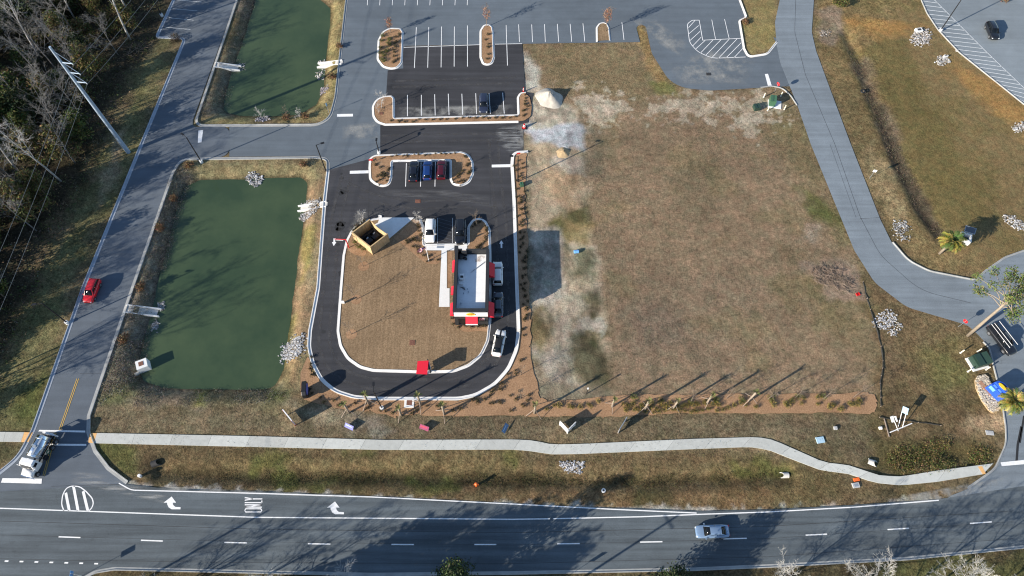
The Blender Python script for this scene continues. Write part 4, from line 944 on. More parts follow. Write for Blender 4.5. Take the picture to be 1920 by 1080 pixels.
# dumpster enclosure
def enclosure():
    A,B,Cc,D=[G(*p,2.6) for p in ((693.3,412),(660.5,436.5),(694.5,463),(726,439))]
    o=(A+B+Cc+D)/4; t=thing('dumpster_enclosure','square timber fence enclosure open on top beside the concrete apron','enclosure',(o.x,o.y,.1))
    P=[Vector((p.x-o.x,p.y-o.y,0)) for p in (A,B,Cc,D)]
    for i in range(4):
        a,b=P[i],P[(i+1)%4]; dd=(b-a).normalized(); nn=Vector((dd.y,-dd.x,0))
        if i==3: # gate leaves, slightly ajar
            m=(a+b)/2
            for s,e in ((b,m),(a,m)):
                mb=MB(); e2=e+nn*(-.18); mb.bar(Vector((s.x,s.y,1.25))+dd*(.12 if s==b else .12)*(1 if s==a else -1),Vector((e2.x,e2.y,1.25)),.07,2.4); mb.build('gate',M['plank'],t)
        else:
            mb=MB(); s=a+dd*.08; e=b-dd*.08; mb.bar((s.x,s.y,1.27),(e.x,e.y,1.27),.08,2.54); mb.build('fence_panel',M['plank'],t)
            mb=MB(); mb.bar((s.x,s.y,2.57),(e.x,e.y,2.57),.2,.05); mb.build('top_rail',M['wood'],t)
        mb=MB(); mb.box((a.x,a.y,1.3),(.16,.16,2.6),math.atan2(dd.y,dd.x)); mb.build('post',M['wood'],t)
    mb=MB(); N=normals([(p.x,p.y) for p in P],True); sg=-1 if area([(p.x,p.y) for p in P])<0 else 1
    mb.add([(p.x+n.x*.1*sg,p.y+n.y*.1*sg,.045) for p,n in zip(P,N)],[tuple(range(4))]); mb.build('floor_slab',M['dark'],t)
    rz=math.atan2(P[3].y-P[2].y,P[3].x-P[2].x)
    for k,(lab,dx) in enumerate((('dark open dumpster bin in the left half of the timber enclosure',-.75),('dark open dumpster bin in the right half of the timber enclosure',.75))):
        u=Vector((math.cos(rz),math.sin(rz),0)); c=o+u*dx+Vector((-u.y,u.x,0))*.15
        b=thing('dumpster',lab,'dumpster',(c.x,c.y,.15),rz)
        mb=MB()
        for x0,y0,sx,sy in ((0,.85,1.25,.06),(0,-.85,1.25,.06),(.62,0,.06,1.64),(-.62,0,.06,1.64)): mb.box((x0,y0,.62),(sx,sy,1.0))
        mb.box((0,0,.13),(1.2,1.64,.06)); mb.build('bin',M['dark'],b)
        mb=MB(); mb.box((0,-.45,1.16),(1.2,.8,.04)); mb.build('lid',M['black'],b)
        mb=MB(); mb.box((.2,.25,.95),(.5,.22,.3),.3); mb.build('refuse',M['metal_grey'],b)
enclosure()

# clearance bar, menu canopy, menu board, order signs
g=G(654.5,465); t=thing('clearance_bar','red height clearance bar hanging over the drive lane','clearance bar',(g.x,g.y,.09))
mb=MB(); mb.tube([(0,0,0),(0,0,2.8)],.09,10); mb.build('post',M['redpost'],t)
mb=MB(); mb.tube([(0,0,2.75),(-2.05,.1,2.75)],.07,8); arm=mb.build('arm',M['redpost'],t)
mb=MB(); mb.tube([(-.5,.02,2.45),(-1.75,.08,2.45)],.05,8); mb.build('hanging_bar',M['white'],t)
mb=MB(); mb.disc((0,0,.02),.25,12); mb.build('base_plate',M['redpost'],t)
q=[G(*p,2.75) for p in ((783,677),(803.5,676),(801,701.5),(780.3,700.8))]; c=sum(q,Vector((0,0,0)))/4
t=thing('order_canopy','bright red square canopy over the order point by the lane','canopy',(c.x,c.y,.09))
mb=MB(); mb.prism([(p.x-c.x,p.y-c.y) for p in q[::-1]],2.55,2.68); mb.build('canopy_roof',M['red'],t)
mb=MB(); mb.tube([(.55,.75,0),(.55,.75,2.56)],.09,10); mb.build('post',M['black'],t)
mb=MB(); mb.box((.55,.75,1.1),(.5,.3,1.1)); mb.build('speaker_box',M['black'],t)
g=G(807.5,691); t=thing('menu_board','black drive menu board with white back right of the red canopy','menu board',(g.x,g.y,.09),.25)
mb=MB(); mb.box((-.12,0,1.05),(.16,1.9,1.5)); mb.build('cabinet',M['black'],t)
mb=MB(); mb.box((.0,0,1.15),(.10,1.2,.9)); mb.build('back_panel',M['white'],t)
for y in (-.6,.6):
    mb=MB(); mb.tube([(-.1,y,-.05),(-.1,y,.35)],.05,8); mb.build('leg',M['black'],t)
g=G(576.5,737); t=thing('monument_sign','black monument sign with violet face on the pine straw','sign',(g.x,g.y,0),.12)
mb=MB(); mb.box((0,0,.45),(.55,1.7,1.0)); mb.build('base',M['black'],t)
mb=MB(); mb.loft([[(x,y*k,z) for y,z in ((1.25,.95),(1.3,1.5),(1.2,2.2),(.7,2.5),(-.7,2.5),(-1.2,2.2),(-1.3,1.5),(-1.25,.95))] for x,k in ((-.34,.96),(-.28,1),(.28,1),(.34,.96))]); mb.build('sign_cabinet',M['black'],t)
mb=MB(); mb.tube([(.345,0,1.72),(.40,0,1.72)],.95,24)
for i,v in enumerate(mb.v): mb.v[i]=(v[0],v[1]*1.02,1.72+(v[2]-1.72)*.62)
mb.build('oval_face',M['purple'],t)
g=G(643.5,570); t=thing('directional_sign','small square white sign at the inner kerb on the lawn','sign',(g.x,g.y,.09))
mb=MB(); mb.box((0,.05,.55),(.62,.12,.75)); mb.build('panel',M['white'],t); mb=MB(); mb.box((0,.05,.1),(.5,.1,.2)); mb.build('base',M['conc'],t)

# flagpole and flag
g=G(804,489); t=thing('flagpole','slim white flagpole in the bed beside the restaurant walk','flagpole',(g.x,g.y,.1))
mb=MB(); mb.tube([(0,0,0),(0,0,7.2)],[.07,.035],10); mb.build('pole',M['white'],t)
mb=MB(); mb.blob((0,0,7.27),(.08,.08,.08),1,8,6,0); mb.build('finial',M['yellow_sign'],t,True)
mb=MB(); mb.tube([(0,0,0),(0,0,.06)],.22,12); mb.build('base_collar',M['conc'],t)
nx_,nz_=14,9; vs=[]; fs=[]
for i in range(nx_):
    for j in range(nz_):
        u=i/(nx_-1)*1.7; vs.append((-u*.86,-.35*u+.12*math.sin(u*5+j*.3)*u**.5,j/(nz_-1)*.95-.28*u))
for i in range(nx_-1):
    for j in range(nz_-1): a=i*nz_+j; fs.append((a,a+nz_,a+nz_+1,a+1))
mb=MB(); mb.add(vs,fs); fl=mb.build('flag',M['flag'],None,True); fl.location=(g.x-.05,g.y,4.0); fl.data.flip_normals()
tag(fl,'red, white and blue striped flag flying from the white flagpole','flag')

# ================================================================== LAMPS, POLES, WIRES
def lamp(base,label,h,adir,alen=.9,foot=True,mat='black',double=False,z=None):
    g=G(*base); z=gz(g.x,g.y) if z is None else z
    t=thing('street_lamp',label,'street lamp',(g.x,g.y,z),adir)
    mb=MB(); mb.tube([(0,0,.0),(0,0,h)],[.12,.085],8); mb.build('pole',M[mat],t)
    mb=MB(); mb.tube([(0,0,h-.02),(alen,0,h+.06)],.05,6); mb.build('arm',M[mat],t)
    mb=MB(); mb.box((alen+.28,0,h+.06),(.66,.34,.12)); hd=mb.build('lamp_head',M[mat],t)
    mb=MB(); mb.box((alen+.28,0,h-.01),(.42,.24,.03)); mb.build('lens',M['lamp'],hd)
    if foot:
        mb=MB(); mb.tube([(0,0,-.4),(0,0,.65)],.32,12); mb.build('footing',M['conc_white'],t)
    return t
A0=math.pi
lamp((304,30),'black lamp post at the wood edge beside the upper left road',8.0,R(110),z=-.05)
lamp((378,304),'black lamp post on white footing at the west road corner',7.2,R(140))
lamp((611,320.5),'black lamp post at the rounded pond corner of the drive lane',7.6,R(20),foot=False)
lamp((127,606),'black lamp post left of the red SUV',7.4,R(190))
lamp((971,341),'black lamp post in the narrow east mulch bed',7.6,A0,foot=False)
lamp((716.5,766),'black lamp post among small palms below the drive lane',7.9,R(95))
lamp((711,287),'black lamp post on the top edge of the three car island',3.4,R(90),.2)
lamp((1763,58),'black lamp post beside the hatched strip of the far lot',9.0,R(25),alen=.6,double=True)

def utility():
    g=G(240.5,285); z=gz(g.x,g.y); t=thing('utility_pole','tall blue grey steel pole with three braced arms in the woods edge','utility pole',(g.x,g.y,z))
    mb=MB(); mb.tube([(0,0,-.2),(0,0,13),(0,0,26.2)],[.42,.33,.20],14); mb.build('pole',M['pole_blue'],t)
    for h in (18.6,20.7,22.9):
        mb=MB(); mb.tube([(0,0,h),(2.1,-.55,h+.25)],[.12,.07],8); mb.tube([(0,0,h+2.5),(2.1,-.55,h+.3)],.045,6); a=mb.build('arm',M['pole_blue'],t)
        mb=MB(); mb.tube([(2.1,-.55,h+.25),(2.1,-.55,h-.05)],[.09,.06],8); mb.build('insulator',M['white'],a)
    return g
ug=utility()
for k,h in enumerate((18.5,20.6,22.8)):
    p=Vector((ug.x+2.1,ug.y-.55,h)); pts=[]
    N_=Vector((ug.x+2.1+14.5,ug.y+62,h-1)); S_=Vector((ug.x+2.1-4,ug.y-80,h-1))
    for e,rev in ((N_,True),(S_,False)):
        q=[p.lerp(e,u)-Vector((0,0,3.2*4*u*(1-u)*.6)) for u in np.linspace(0,1,16)]
        pts = q[::-1] if rev else pts+q[1:]
    mb=MB(); mb.tube([x-p for x in pts],.028,5); o=mb.build('overhead_wire',M['wire'],None,True,loc=p)
    tag(o,'%s of the three wires strung along the wood edge'%(('lowest','middle','topmost')[k]),'wire','wires on the steel pole')
for (x,y,lab) in ((-2.2,3.8,'brown timber pole south of the main road casting the middle diagonal shadow'),(-62.5,4.5,'brown timber pole south of the main road casting the left diagonal shadow')):
    t=thing('timber_pole',lab,'utility pole',(x,y,-.1)); mb=MB(); mb.tube([(0,0,0),(0,0,12.3)],[.19,.13],10); mb.build('pole',M['wood_old'],t)
    mb=MB(); mb.box((0,0,11.6),(.12,2.2,.12),.5); mb.build('crossarm',M['wood_old'],t)

# ================================================================== SIGNS
def postsign(name,label,base,h,shape,size,face,rz,z=None,pole='metal_grey',cat='sign'):
    g=G(*base); z=gz(g.x,g.y) if z is None else z
    t=thing(name,label,cat,(g.x,g.y,z),rz)
    mb=MB(); mb.tube([(0,0,-.1),(0,0,h)],.035,6); mb.build('post',M[pole],t)
    mb=MB()
    if shape=='oct':
        mb.tube([(0,-.04,h-size),(0,-.065,h-size)],size,8)
    elif shape=='rect': mb.box((0,-.05,h-size[1]/2),(size[0],.03,size[1]))
    mb.build('panel',M[face],t); return t
t=postsign('stop_sign','red stop sign at the junction beside the green cabinets',(1452.3,172),2.6,'oct',.42,'redpost',R(115))
t2=postsign('stop_sign','red stop sign beside the leaning tree trunk near the east exit',(1797,612.5),2.5,'oct',.40,'redpost',R(-60)+math.pi)
postsign('road_sign','small white diamond sign right of the curving east road',(1630.5,334),2.6,'rect',(.62,.62),'white',R(-15))
postsign('road_sign','small blue sign on a post at the lower left corner of the main road',(154,1080),3.0,'rect',(.8,.8),'blue_light',R(-80),z=.02,pole='white')
postsign('road_sign','pale blue sign on a white post below the main road centre',(1055.5,1086),2.9,'rect',(.75,.95),'skyblue',R(0),z=-.05,pole='white')
postsign('road_sign','small pale teal sign on a post in the pond corner grass',(617,212),2.9,'rect',(.3,.8),'skyblue',R(40))
postsign('fire_lane_sign','small red sign in the left end of the three car island',(697,306),1.2,'rect',(.75,.45),'redpost',R(10),z=.1)
postsign('fire_lane_sign','small red sign at the top of the narrow east mulch bed',(972,293),1.0,'rect',(.7,.35),'redpost',R(10),z=.1)
def slabsign(name,label,a,b,h,th,mats,z=0):
    p,q=G(*a),G(*b); c=(p+q)/2; rz=math.atan2(q.y-p.y,q.x-p.x); ln=(q-p).length; z0=gz(c.x,c.y)
    t=thing(name,label,'sign',(c.x,c.y,z0),rz); mb=MB(); mb.box((0,0,h/2+.35),(ln,th,h-.3)); mb.build('panel',M[mats[0]],t)
    for s in (-1,1):
        mb=MB(); mb.box((s*(ln/2-.12),0,h/2),(.12,th+.06,h+.3)); mb.build('post',M[mats[1]],t)
    return t
def vsign():
    A,B,Cc=G(1048.5,796.5),G(1063.5,812.5),G(1078,798); z0=gz(B.x,B.y)
    t=thing('v_sign','white V shaped sale sign standing on the verge','sign',(B.x,B.y,z0))
    for e in (A,Cc):
        d=e-B; mb=MB(); mb.bar((0,0,1.25),(d.x,d.y,1.25),.09,1.7); mb.build('panel',M['white'],t)
        mb=MB(); mb.box((d.x*.97,d.y*.97,1.0),(.12,.12,2.2)); mb.build('post',M['white'],t)
    mb=MB(); mb.box((0,0,1.0),(.14,.14,2.2)); mb.build('post',M['white'],t)
vsign()
slabsign('board_sign','weathered grey board sign edge on, right of the white V sign',(1158,813),(1172,790),2.1,.10,('metal_grey','wood_old'))
slabsign('board_sign','white and red board sign below the black monument sign',(538,777),(555,798),2.3,.16,('white','redpost'))
def yard(label,px,m,rz):
    g=G(*px); z=gz(g.x,g.y); t=thing('yard_sign',label,'yard sign',(g.x,g.y,z),rz,'yard signs along the verge')
    mb=MB(); mb.add([(-.75,-.30,.18),(.75,-.30,.18),(.75,.25,.75),(-.75,.25,.75),(-.75,-.30,.14),(.75,-.30,.14),(.75,.25,.71),(-.75,.25,.71)],[(0,1,2,3),(7,6,5,4),(0,4,5,1),(2,6,7,3),(1,5,6,2),(0,3,7,4)]); p=mb.build('panel',M[m],t)
    mb=MB(); mb.add([(-.6,-.02,.48),(.45,-.02,.48),(.45,.07,.565),(-.6,.07,.565)],[(0,1,2,3)]); mb.build('print_band',M['skyblue' if m!='magenta' else 'red'],p)
    for x in (-.5,.5):
        mb=MB(); mb.tube([(x,.25,0),(x,.25,.72)],.015,5); mb.build('stake',M['metal_grey'],t)
yard('small blue yard sign on the verge left of the magenta one',(655.5,801),'purple',R(-25))
yard('small magenta yard sign on the verge',(796,803),'magenta',R(-20))
yard('small light blue yard sign just above the sidewalk',(947,804),'blue_pale',R(65))
def framesigns():
    def lean(name,label,base,quads,posts,m):
        g=G(*base); z=gz(g.x,g.y); t=thing(name,label,'sign',(g.x,g.y,z))
        for qd,zl,zh in quads:
            P=[G(*qd[0],zh),G(*qd[1],zh),G(*qd[2],zl),G(*qd[3],zl)]; P=[Vector((p.x-g.x,p.y-g.y,p.z-z)) for p in P]; n=(P[1]-P[0]).cross(P[3]-P[0]).normalized()*.05
            if n.z<0: n=-n
            mb=MB(); mb.add([*P,*[p-n for p in P]],[(3,2,1,0),(4,5,6,7),(0,1,5,4),(1,2,6,5),(2,3,7,6),(3,0,4,7)]); mb.build('panel',M[m],t)
        for a,b,zt in posts:
            p,q=G(*a,.05),G(*b,zt); mb=MB(); mb.tube([(p.x-g.x,p.y-g.y,0),(q.x-g.x,q.y-g.y,zt-z-.07)],.055,6); mb.build('post',M['white'],t)
    lean('sale_sign','white twin panel sign leaning back on a white post',(1685,807.5),[([(1669,781.5),(1675,779.6),(1678,791),(1672.5,792.3)],1.0,1.6),([(1676.3,780.4),(1680.2,780),(1683.5,790.4),(1681,791)],.95,1.55)],[((1685,807.5),(1676,786),1.25)],'white')
    lean('sale_sign','pale blue panel sign leaning back on two thin white posts',(1689,801),[([(1693.3,761.5),(1704,766),(1701.5,778),(1690.4,773)],1.4,2.1)],[((1685,799),(1692.5,768),1.7),((1692.5,802),(1700.5,771),1.7)],'skyblue')
    p,q=G(1668.5,811),G(1709.5,794); g=(p+q)/2; z=gz(g.x,g.y); t=thing('timber_beam','white timber beam lying in grass under the sale signs','timber',(g.x,g.y,z+.12),math.atan2(q.y-p.y,q.x-p.x))
    mb=MB(); mb.box((0,0,0),((q-p).length,.14,.14)); mb.build('beam',M['white'],t)
    p,q=G(1667,819),G(1657.5,785); g=(p+q)/2; z=gz(g.x,g.y); t=thing('timber_beam','reddish timber plank leaning left of the sale signs','timber',(g.x,g.y,z+.12),math.atan2(q.y-p.y,q.x-p.x))
    mb=MB(); mb.box((0,0,0),((q-p).length,.12,.10)); mb.build('plank',M['wood_old'],t)
framesigns()
# silt fences
def silt(label,px):
    P=path(px,.5); rr=random.Random(4); o=G(*px[0]); t=MB(); top=[]
    PP=[]
    for i in range(len(P)-1):
        a,b=Vector(P[i]),Vector(P[i+1]); n=max(1,int((b-a).length/1.0))
        for k in range(n): q=a.lerp(b,k/n); PP.append((q.x+rr.uniform(-.09,.09),q.y+rr.uniform(-.09,.09)))
    N=normals(PP,False); rings=[]
    for p,n in zip(PP,N):
        z=gz(*p); h=rr.uniform(.08,.24); l=rr.uniform(0,.12)
        rings.append([(p[0]-o.x,p[1]-o.y,z-.05),(p[0]-o.x+n.x*.03,p[1]-o.y+n.y*.03,z-.05),(p[0]-o.x+n.x*(.03+l),p[1]-o.y+n.y*(.03+l),z+h),(p[0]-o.x+n.x*l,p[1]-o.y+n.y*l,z+h)])
    t.loft(rings); e=thing('silt_fence',label,'silt fence',(o.x,o.y,0)); t.build('fabric',M['silt'],e)
    for p in PP[::3]:
        mb=MB(); mb.box((p[0]-o.x,p[1]-o.y,gz(*p)+.1),(.05,.05,.5)); mb.build('stake',M['wood_old'],e)
silt('black sagging silt fence down the right edge of the empty lot',[(1618,528),(1625,560),(1640,610),(1652,650),(1655,690),(1650,720),(1651,745),(1650,778)])
silt('black silt fence running right behind the sale signs',[(1649,782),(1680,788),(1720,792),(1778,799)])

# ================================================================== CABINETS, BOXES, COVERS, BOLLARDS
def cabinet(name,label,px,d,rz,m,pad=None,z=None,lean=.88):
    g=G(*px); z=gz(g.x,g.y) if z is None else z; t=thing(name,label,'cabinet',(g.x,g.y,z),rz)
    mb=MB(); w,l,h=d; mb.add([(-w/2,-l/2,.1),(w/2,-l/2,.1),(w/2,l/2,.1),(-w/2,l/2,.1),(-w/2,-l/2,h*lean),(w/2,-l/2,h),(w/2,l/2,h),(-w/2,l/2,h*lean)],[(3,2,1,0),(4,5,6,7),(0,1,5,4),(1,2,6,5),(2,3,7,6),(3,0,4,7)]); mb.build('cabinet',M[m],t)
    mb=MB(); mb.box((-w*.25,0,h*.955+.04),(w*.42,l*.98,.035)); mb.build('lid',M[m],t)
    for s in (-.3,.3):
        mb=MB(); mb.box((w/2+.02,s*l,h*.5),(.04,.06,.3)); mb.build('handle',M['dark'],t)
    if pad:
        mb=MB(); mb.box((pad[2],pad[3],.06),(pad[0],pad[1],.16)); mb.build('pad',M['conc_white'],t)
    return t
cabinet('utility_cabinet','tall dark green cabinet on a white pad by the junction',(1446.5,194),(1.15,1.7,1.6),R(-12),'green_box',pad=(2.6,2.0,.6,-.1))
cabinet('utility_cabinet','squat dark green cabinet left of the padded one',(1417.5,204),(1.15,1.2,1.0),R(10),'green_dark')
cabinet('utility_cabinet','big green cabinet beside the black pickup truck',(1833,679),(2.4,2.0,1.7),R(15),'green_dark',pad=(2.9,2.4,-.15,-.1),lean=.75)
cabinet('utility_cabinet','small green cabinet on the edge of the sand strip',(978,348),(.62,.75,.75),R(10),'green_box')
BG='cream bollards around the green cabinets'
bp=None
def bollard(px,label):
    global bp
    g=G(*px); z=gz(g.x,g.y)
    if bp is None:
        bp=thing('bollard',label,'bollard',(g.x,g.y,z),0,BG); mb=MB(); mb.tube([(0,0,-.1),(0,0,1.15),(0,0,1.22)],[.1,.1,.05],10); mb.build('post',M['bollard'],bp)
        mb=MB(); mb.tube([(0,0,-.05),(0,0,.06)],.17,10); mb.build('collar',M['conc'],bp)
    else: dup(bp,(g.x,g.y,z),0,label,None,BG,kids(bp))
for px,l in (((1432,182),'cream bollard up and left of the padded green cabinet'),((1464,180),'cream bollard up and right of the padded green cabinet'),((1439.5,207),'cream bollard below the padded green cabinet'),((1470.5,205),'cream bollard right of the white cabinet pad'),
             ((1801,661.5),'cream bollard up and left of the big green cabinet'),((1833.5,659),'cream bollard tucked behind the big green cabinet'),((1815,696.5),'cream bollard below the big green cabinet'),((1849,693),'cream bollard right of the big green cabinet')): bollard(px,l)
# outlet structure in the lower pond
g=G(267,684,0); t=thing('outlet_box','white concrete outlet box with rusty grate in the pond corner','outlet box',(g.x,g.y,WL-.5),R(24))
mb=MB(); mb.box((0,0,.85),(1.75,1.6,2.3)); mb.build('box',M['conc_white'],t); mb=MB(); mb.box((-.05,.05,2.02),(.75,.75,.05)); mb.build('grate',M['rust'],t)
mb=MB(); mb.tube([(-.9,-.5,.6),(-1.6,-.9,.9)],.3,10); mb.build('pipe',M['conc'],t)
def flume(label,a,b,w,rz=None,z1=WL+.1):
    p,q=G(*a),G(*b,WL); c=p; rz=math.atan2(q.y-p.y,q.x-p.x); ln=math.hypot(q.x-p.x,q.y-p.y)
    t=thing('drainage_flume',label,'flume',(p.x,p.y,0),rz); mb=MB()
    mb.add([(-.3,-w/2,.06),(-.3,w/2,.06),(.8,w/2,.04),(.8,-w/2,.04),(ln,w/2,z1),(ln,-w/2,z1)],[(3,2,1,0),(5,4,2,3)]); mb.build('channel',M['conc'],t)
    for s in (-1,1):
        mb=MB(); y=s*(w/2+.08); mb.add([(-.1,y-.09,.2),(-.1,y+.09,.2),(ln+.5,y+.09,z1+.25),(ln+.5,y-.09,z1+.25),(-.1,y-.09,-.6),(-.1,y+.09,-.6),(ln+.5,y+.09,z1-.8),(ln+.5,y-.09,z1-.8)],[(0,3,2,1),(4,5,6,7),(0,1,5,4),(1,2,6,5),(2,3,7,6),(3,0,4,7)]); mb.build('side_wall',M['conc_white'],t)
flume('concrete flume dropping into the lower pond from the west road',(236,579),(296,587),1.25)
flume('concrete flume with rocks dropping into the lower pond from the drive',(611,383),(564,392),.95)
flume('concrete flume dropping into the upper pond from the west road',(404,122),(447,129),1.1)
flume('concrete flume dropping into the upper pond from the parking lot',(640,117),(600,124),.95)
# covers and grates
def flat(name,label,px,sx,sy,m,z=None,rz=0,h=.06,cat='cover',rim=None):
    g=G(*px); z=gz(g.x,g.y) if z is None else z; t=thing(name,label,cat,(g.x,g.y,z),rz)
    mb=MB(); mb.box((0,0,h/2),(sx,sy,h),0,0,.97); mb.build('slab',M[m],t)
    mb=MB(); mb.box((0,0,h+.008),(sx*.55,sy*.55,.016)); mb.build('lid',M[rim or m],t)
flat('drain_grate','dark iron grate in the right parking area',(1328.5,139),.95,.7,'dark',0.0)
flat('drain_grate','rusty grate pair in the new asphalt lane',(783.5,377.5),1.0,.75,'rust',.012)
flat('drain_grate','rusty grate in the straw lawn',(773,643),.9,.9,'rust',.09)
flat('drain_grate','small dark grate in the round end of the striped lot island',(715,213.5),.7,.6,'rust',.11)
flat('inlet_pad','white inlet pad with round rusty cover below the lane',(767.5,754.5),1.55,1.75,'conc_white',.02,rim='rust')
flat('drain_inlet','dark inlet with pale frame beside the hatched strip',(1797,94),1.1,.95,'conc',None,R(-15),rim='dark')
flat('handhole_cover','pale blue grey cover slab above the sidewalk bend',(1538,825),1.25,.95,'skyblue',None,R(8),.18)
flat('handhole_cover','small white cover box on the verge below the lot',(1566,803),.5,.5,'cover',None,0,.35)
flat('handhole_cover','tiny white cover left of the reddish plank',(1650.5,803),.45,.4,'white',None,0,.3)
flat('handhole_cover','pale slab near the east exit verge',(1856,811.5),1.2,.7,'cover',None,R(-5),.08)
flat('handhole_cover','violet grey cover box beside the orange marker',(1604.5,910),1.05,.75,'cover',None,R(8),.25,rim='metal_grey')
flat('orange_marker','orange plastic frame lying by the sidewalk',(1606,899),.9,.5,'orange',None,R(10),.15,'marker')
# hydrant-like orange marker
g=G(893,909); t=thing('fire_hydrant','orange hydrant standing in the roadside ditch','hydrant',(g.x,g.y,gz(g.x,g.y)))
mb=MB(); mb.tube([(0,0,0),(0,0,.9),(0,0,1.05),(0,0,1.15)],[.2,.2,.24,.08],12); mb.build('barrel',M['orange'],t)
for s in (0,math.pi):
    mb=MB(); mb.tube([(.15*math.cos(s),.15*math.sin(s),.7),(.36*math.cos(s),.36*math.sin(s),.7)],.11,8); mb.build('outlet',M['orange'],t)
g=G(1131.5,920); t=thing('standpipe','white ring topped standpipe in the roadside grass','standpipe',(g.x,g.y,gz(g.x,g.y)))
mb=MB(); mb.tube([(0,0,0),(0,0,.45)],.32,14); mb.build('pipe',M['white'],t); mb=MB(); mb.tube([(0,0,.45),(0,0,.47)],.16,10); mb.build('cap',M['dark'],t)
g=G(263.5,893); t=thing('standpipe','short white pipe stub near the left road corner','standpipe',(g.x,g.y,gz(g.x,g.y)))
mb=MB(); mb.tube([(0,0,0),(0,0,.6),(0,0,.62)],[.24,.24,.12],12); mb.build('pipe',M['white'],t)
g=G(1100,738); t=thing('marker_post','black post with white cap beyond the pine straw bed','marker post',(g.x,g.y,gz(g.x,g.y)))
mb=MB(); mb.tube([(0,0,0),(0,0,2.4)],.07,8); mb.build('post',M['black'],t); mb=MB(); mb.tube([(0,0,2.4),(0,0,2.62)],[.16,.1],10); mb.build('cap',M['white'],t)
def culvert(label,px,rz,r=.42,m='conc'):
    g=G(*px); z=gz(g.x,g.y); t=thing('culvert_end',label,'culvert',(g.x,g.y,z-r*.75),rz); n=16; rings=[]
    for x,rr,k in ((-.6,r+.1,0),(.7,r+.1,0),(.7,r,0),(-.6,r,0)): rings.append([(x+(.5*math.sin(a) if x>0 else 0)*-1,rr*math.cos(a),r*.8+rr*math.sin(a)) for a in np.linspace(0,2*math.pi,n,endpoint=False)])
    mb=MB(); mb.loft(rings+[rings[0]],0,False); mb.build('pipe_end',M[m],t); mb=MB(); mb.tube([(-.55,0,r*.8),(-.5,0,r*.8)],r,14); mb.build('opening',M['black'],t)
culvert('dark culvert mouth at the left end of the roadside ditch',(291,868),R(20),.42,'dark')
culvert('pale culvert mouth at the right end of the roadside ditch',(1474,889),R(180),.36)
culvert('white rimmed culvert mouth above the sidewalk near the scrub',(1636,866),R(-20),.36,'conc')
g=G(1618,171); t=thing('old_tyre','black ring shaped pipe end lying in the dry grass','pipe',(g.x,g.y,gz(g.x,g.y)+.12)); mb=MB(); mb.tube([(.38*math.cos(a),.38*math.sin(a),.05) for a in np.linspace(0,6.2832,17)],.13,8); mb.build('ring',M['black'],t); mb=MB(); mb.disc((0,0,-.02),.3,12); mb.build('mud_fill',M['dirt_tan'],t)
# cones and barrel
def cone(name,label,px,h,r,z):
    g=G(*px); t=thing(name,label,'traffic cone',(g.x,g.y,z)); k=(h-.06)
    mb=MB(); mb.tube([(0,0,.06),(0,0,h)],[r,r*.35],12); b=mb.build('body',M['redpost'],t)
    for u in (.35,.65):
        mb=MB(); mb.tube([(0,0,.06+k*u),(0,0,.06+k*(u+.14))],[r*(1-.65*u)+.012,r*(1-.65*(u+.14))+.012],12); mb.build('white_band',M['white'],t)
    mb=MB(); mb.box((0,0,.03),(r*2.6,r*2.6,.06)); mb.build('base',M['black'],t)
cone('traffic_cone','red and white channel post at the lot corner by the sand',(981.5,172),1.1,.16,.1)
cone('traffic_barrel','fat red and white barrel at the end of the island',(983,239),1.05,.38,-.03)
g=G(1080.5,473); t=thing('plastic_barrel','bright blue plastic barrel lying on the sand strip','barrel',(g.x,g.y,gz(g.x,g.y)+.3),.1); mb=MB(); mb.tube([(-.45,0,0),(-.4,0,0),(.4,0,0),(.45,0,0)],[.26,.31,.31,.26],14); mb.build('drum',M['blue_light'],t)
for x in (-.2,.2):
    mb=MB(); mb.tube([(x-.03,0,0),(x+.03,0,0)],.33,14); mb.build('hoop',M['blue_light'],t)
g=G(1608.5,552); t=thing('plastic_crate','orange red plastic crate beside the brush pile','crate',(g.x,g.y,gz(g.x,g.y)),.3); t.scale=(.6,.6,.5); mb=MB()
for x0,y0,sx,sy in ((0,.4,1.0,.05),(0,-.4,1.0,.05),(.48,0,.05,.76),(-.48,0,.05,.76)): mb.box((x0,y0,.22),(sx,sy,.4))
mb.box((0,0,.05),(.92,.76,.05)); mb.build('shell',M['redpost'],t); mb=MB(); mb.box((0,0,.42),(1.04,.12,.04)); mb.build('handle_bar',M['redpost'],t)
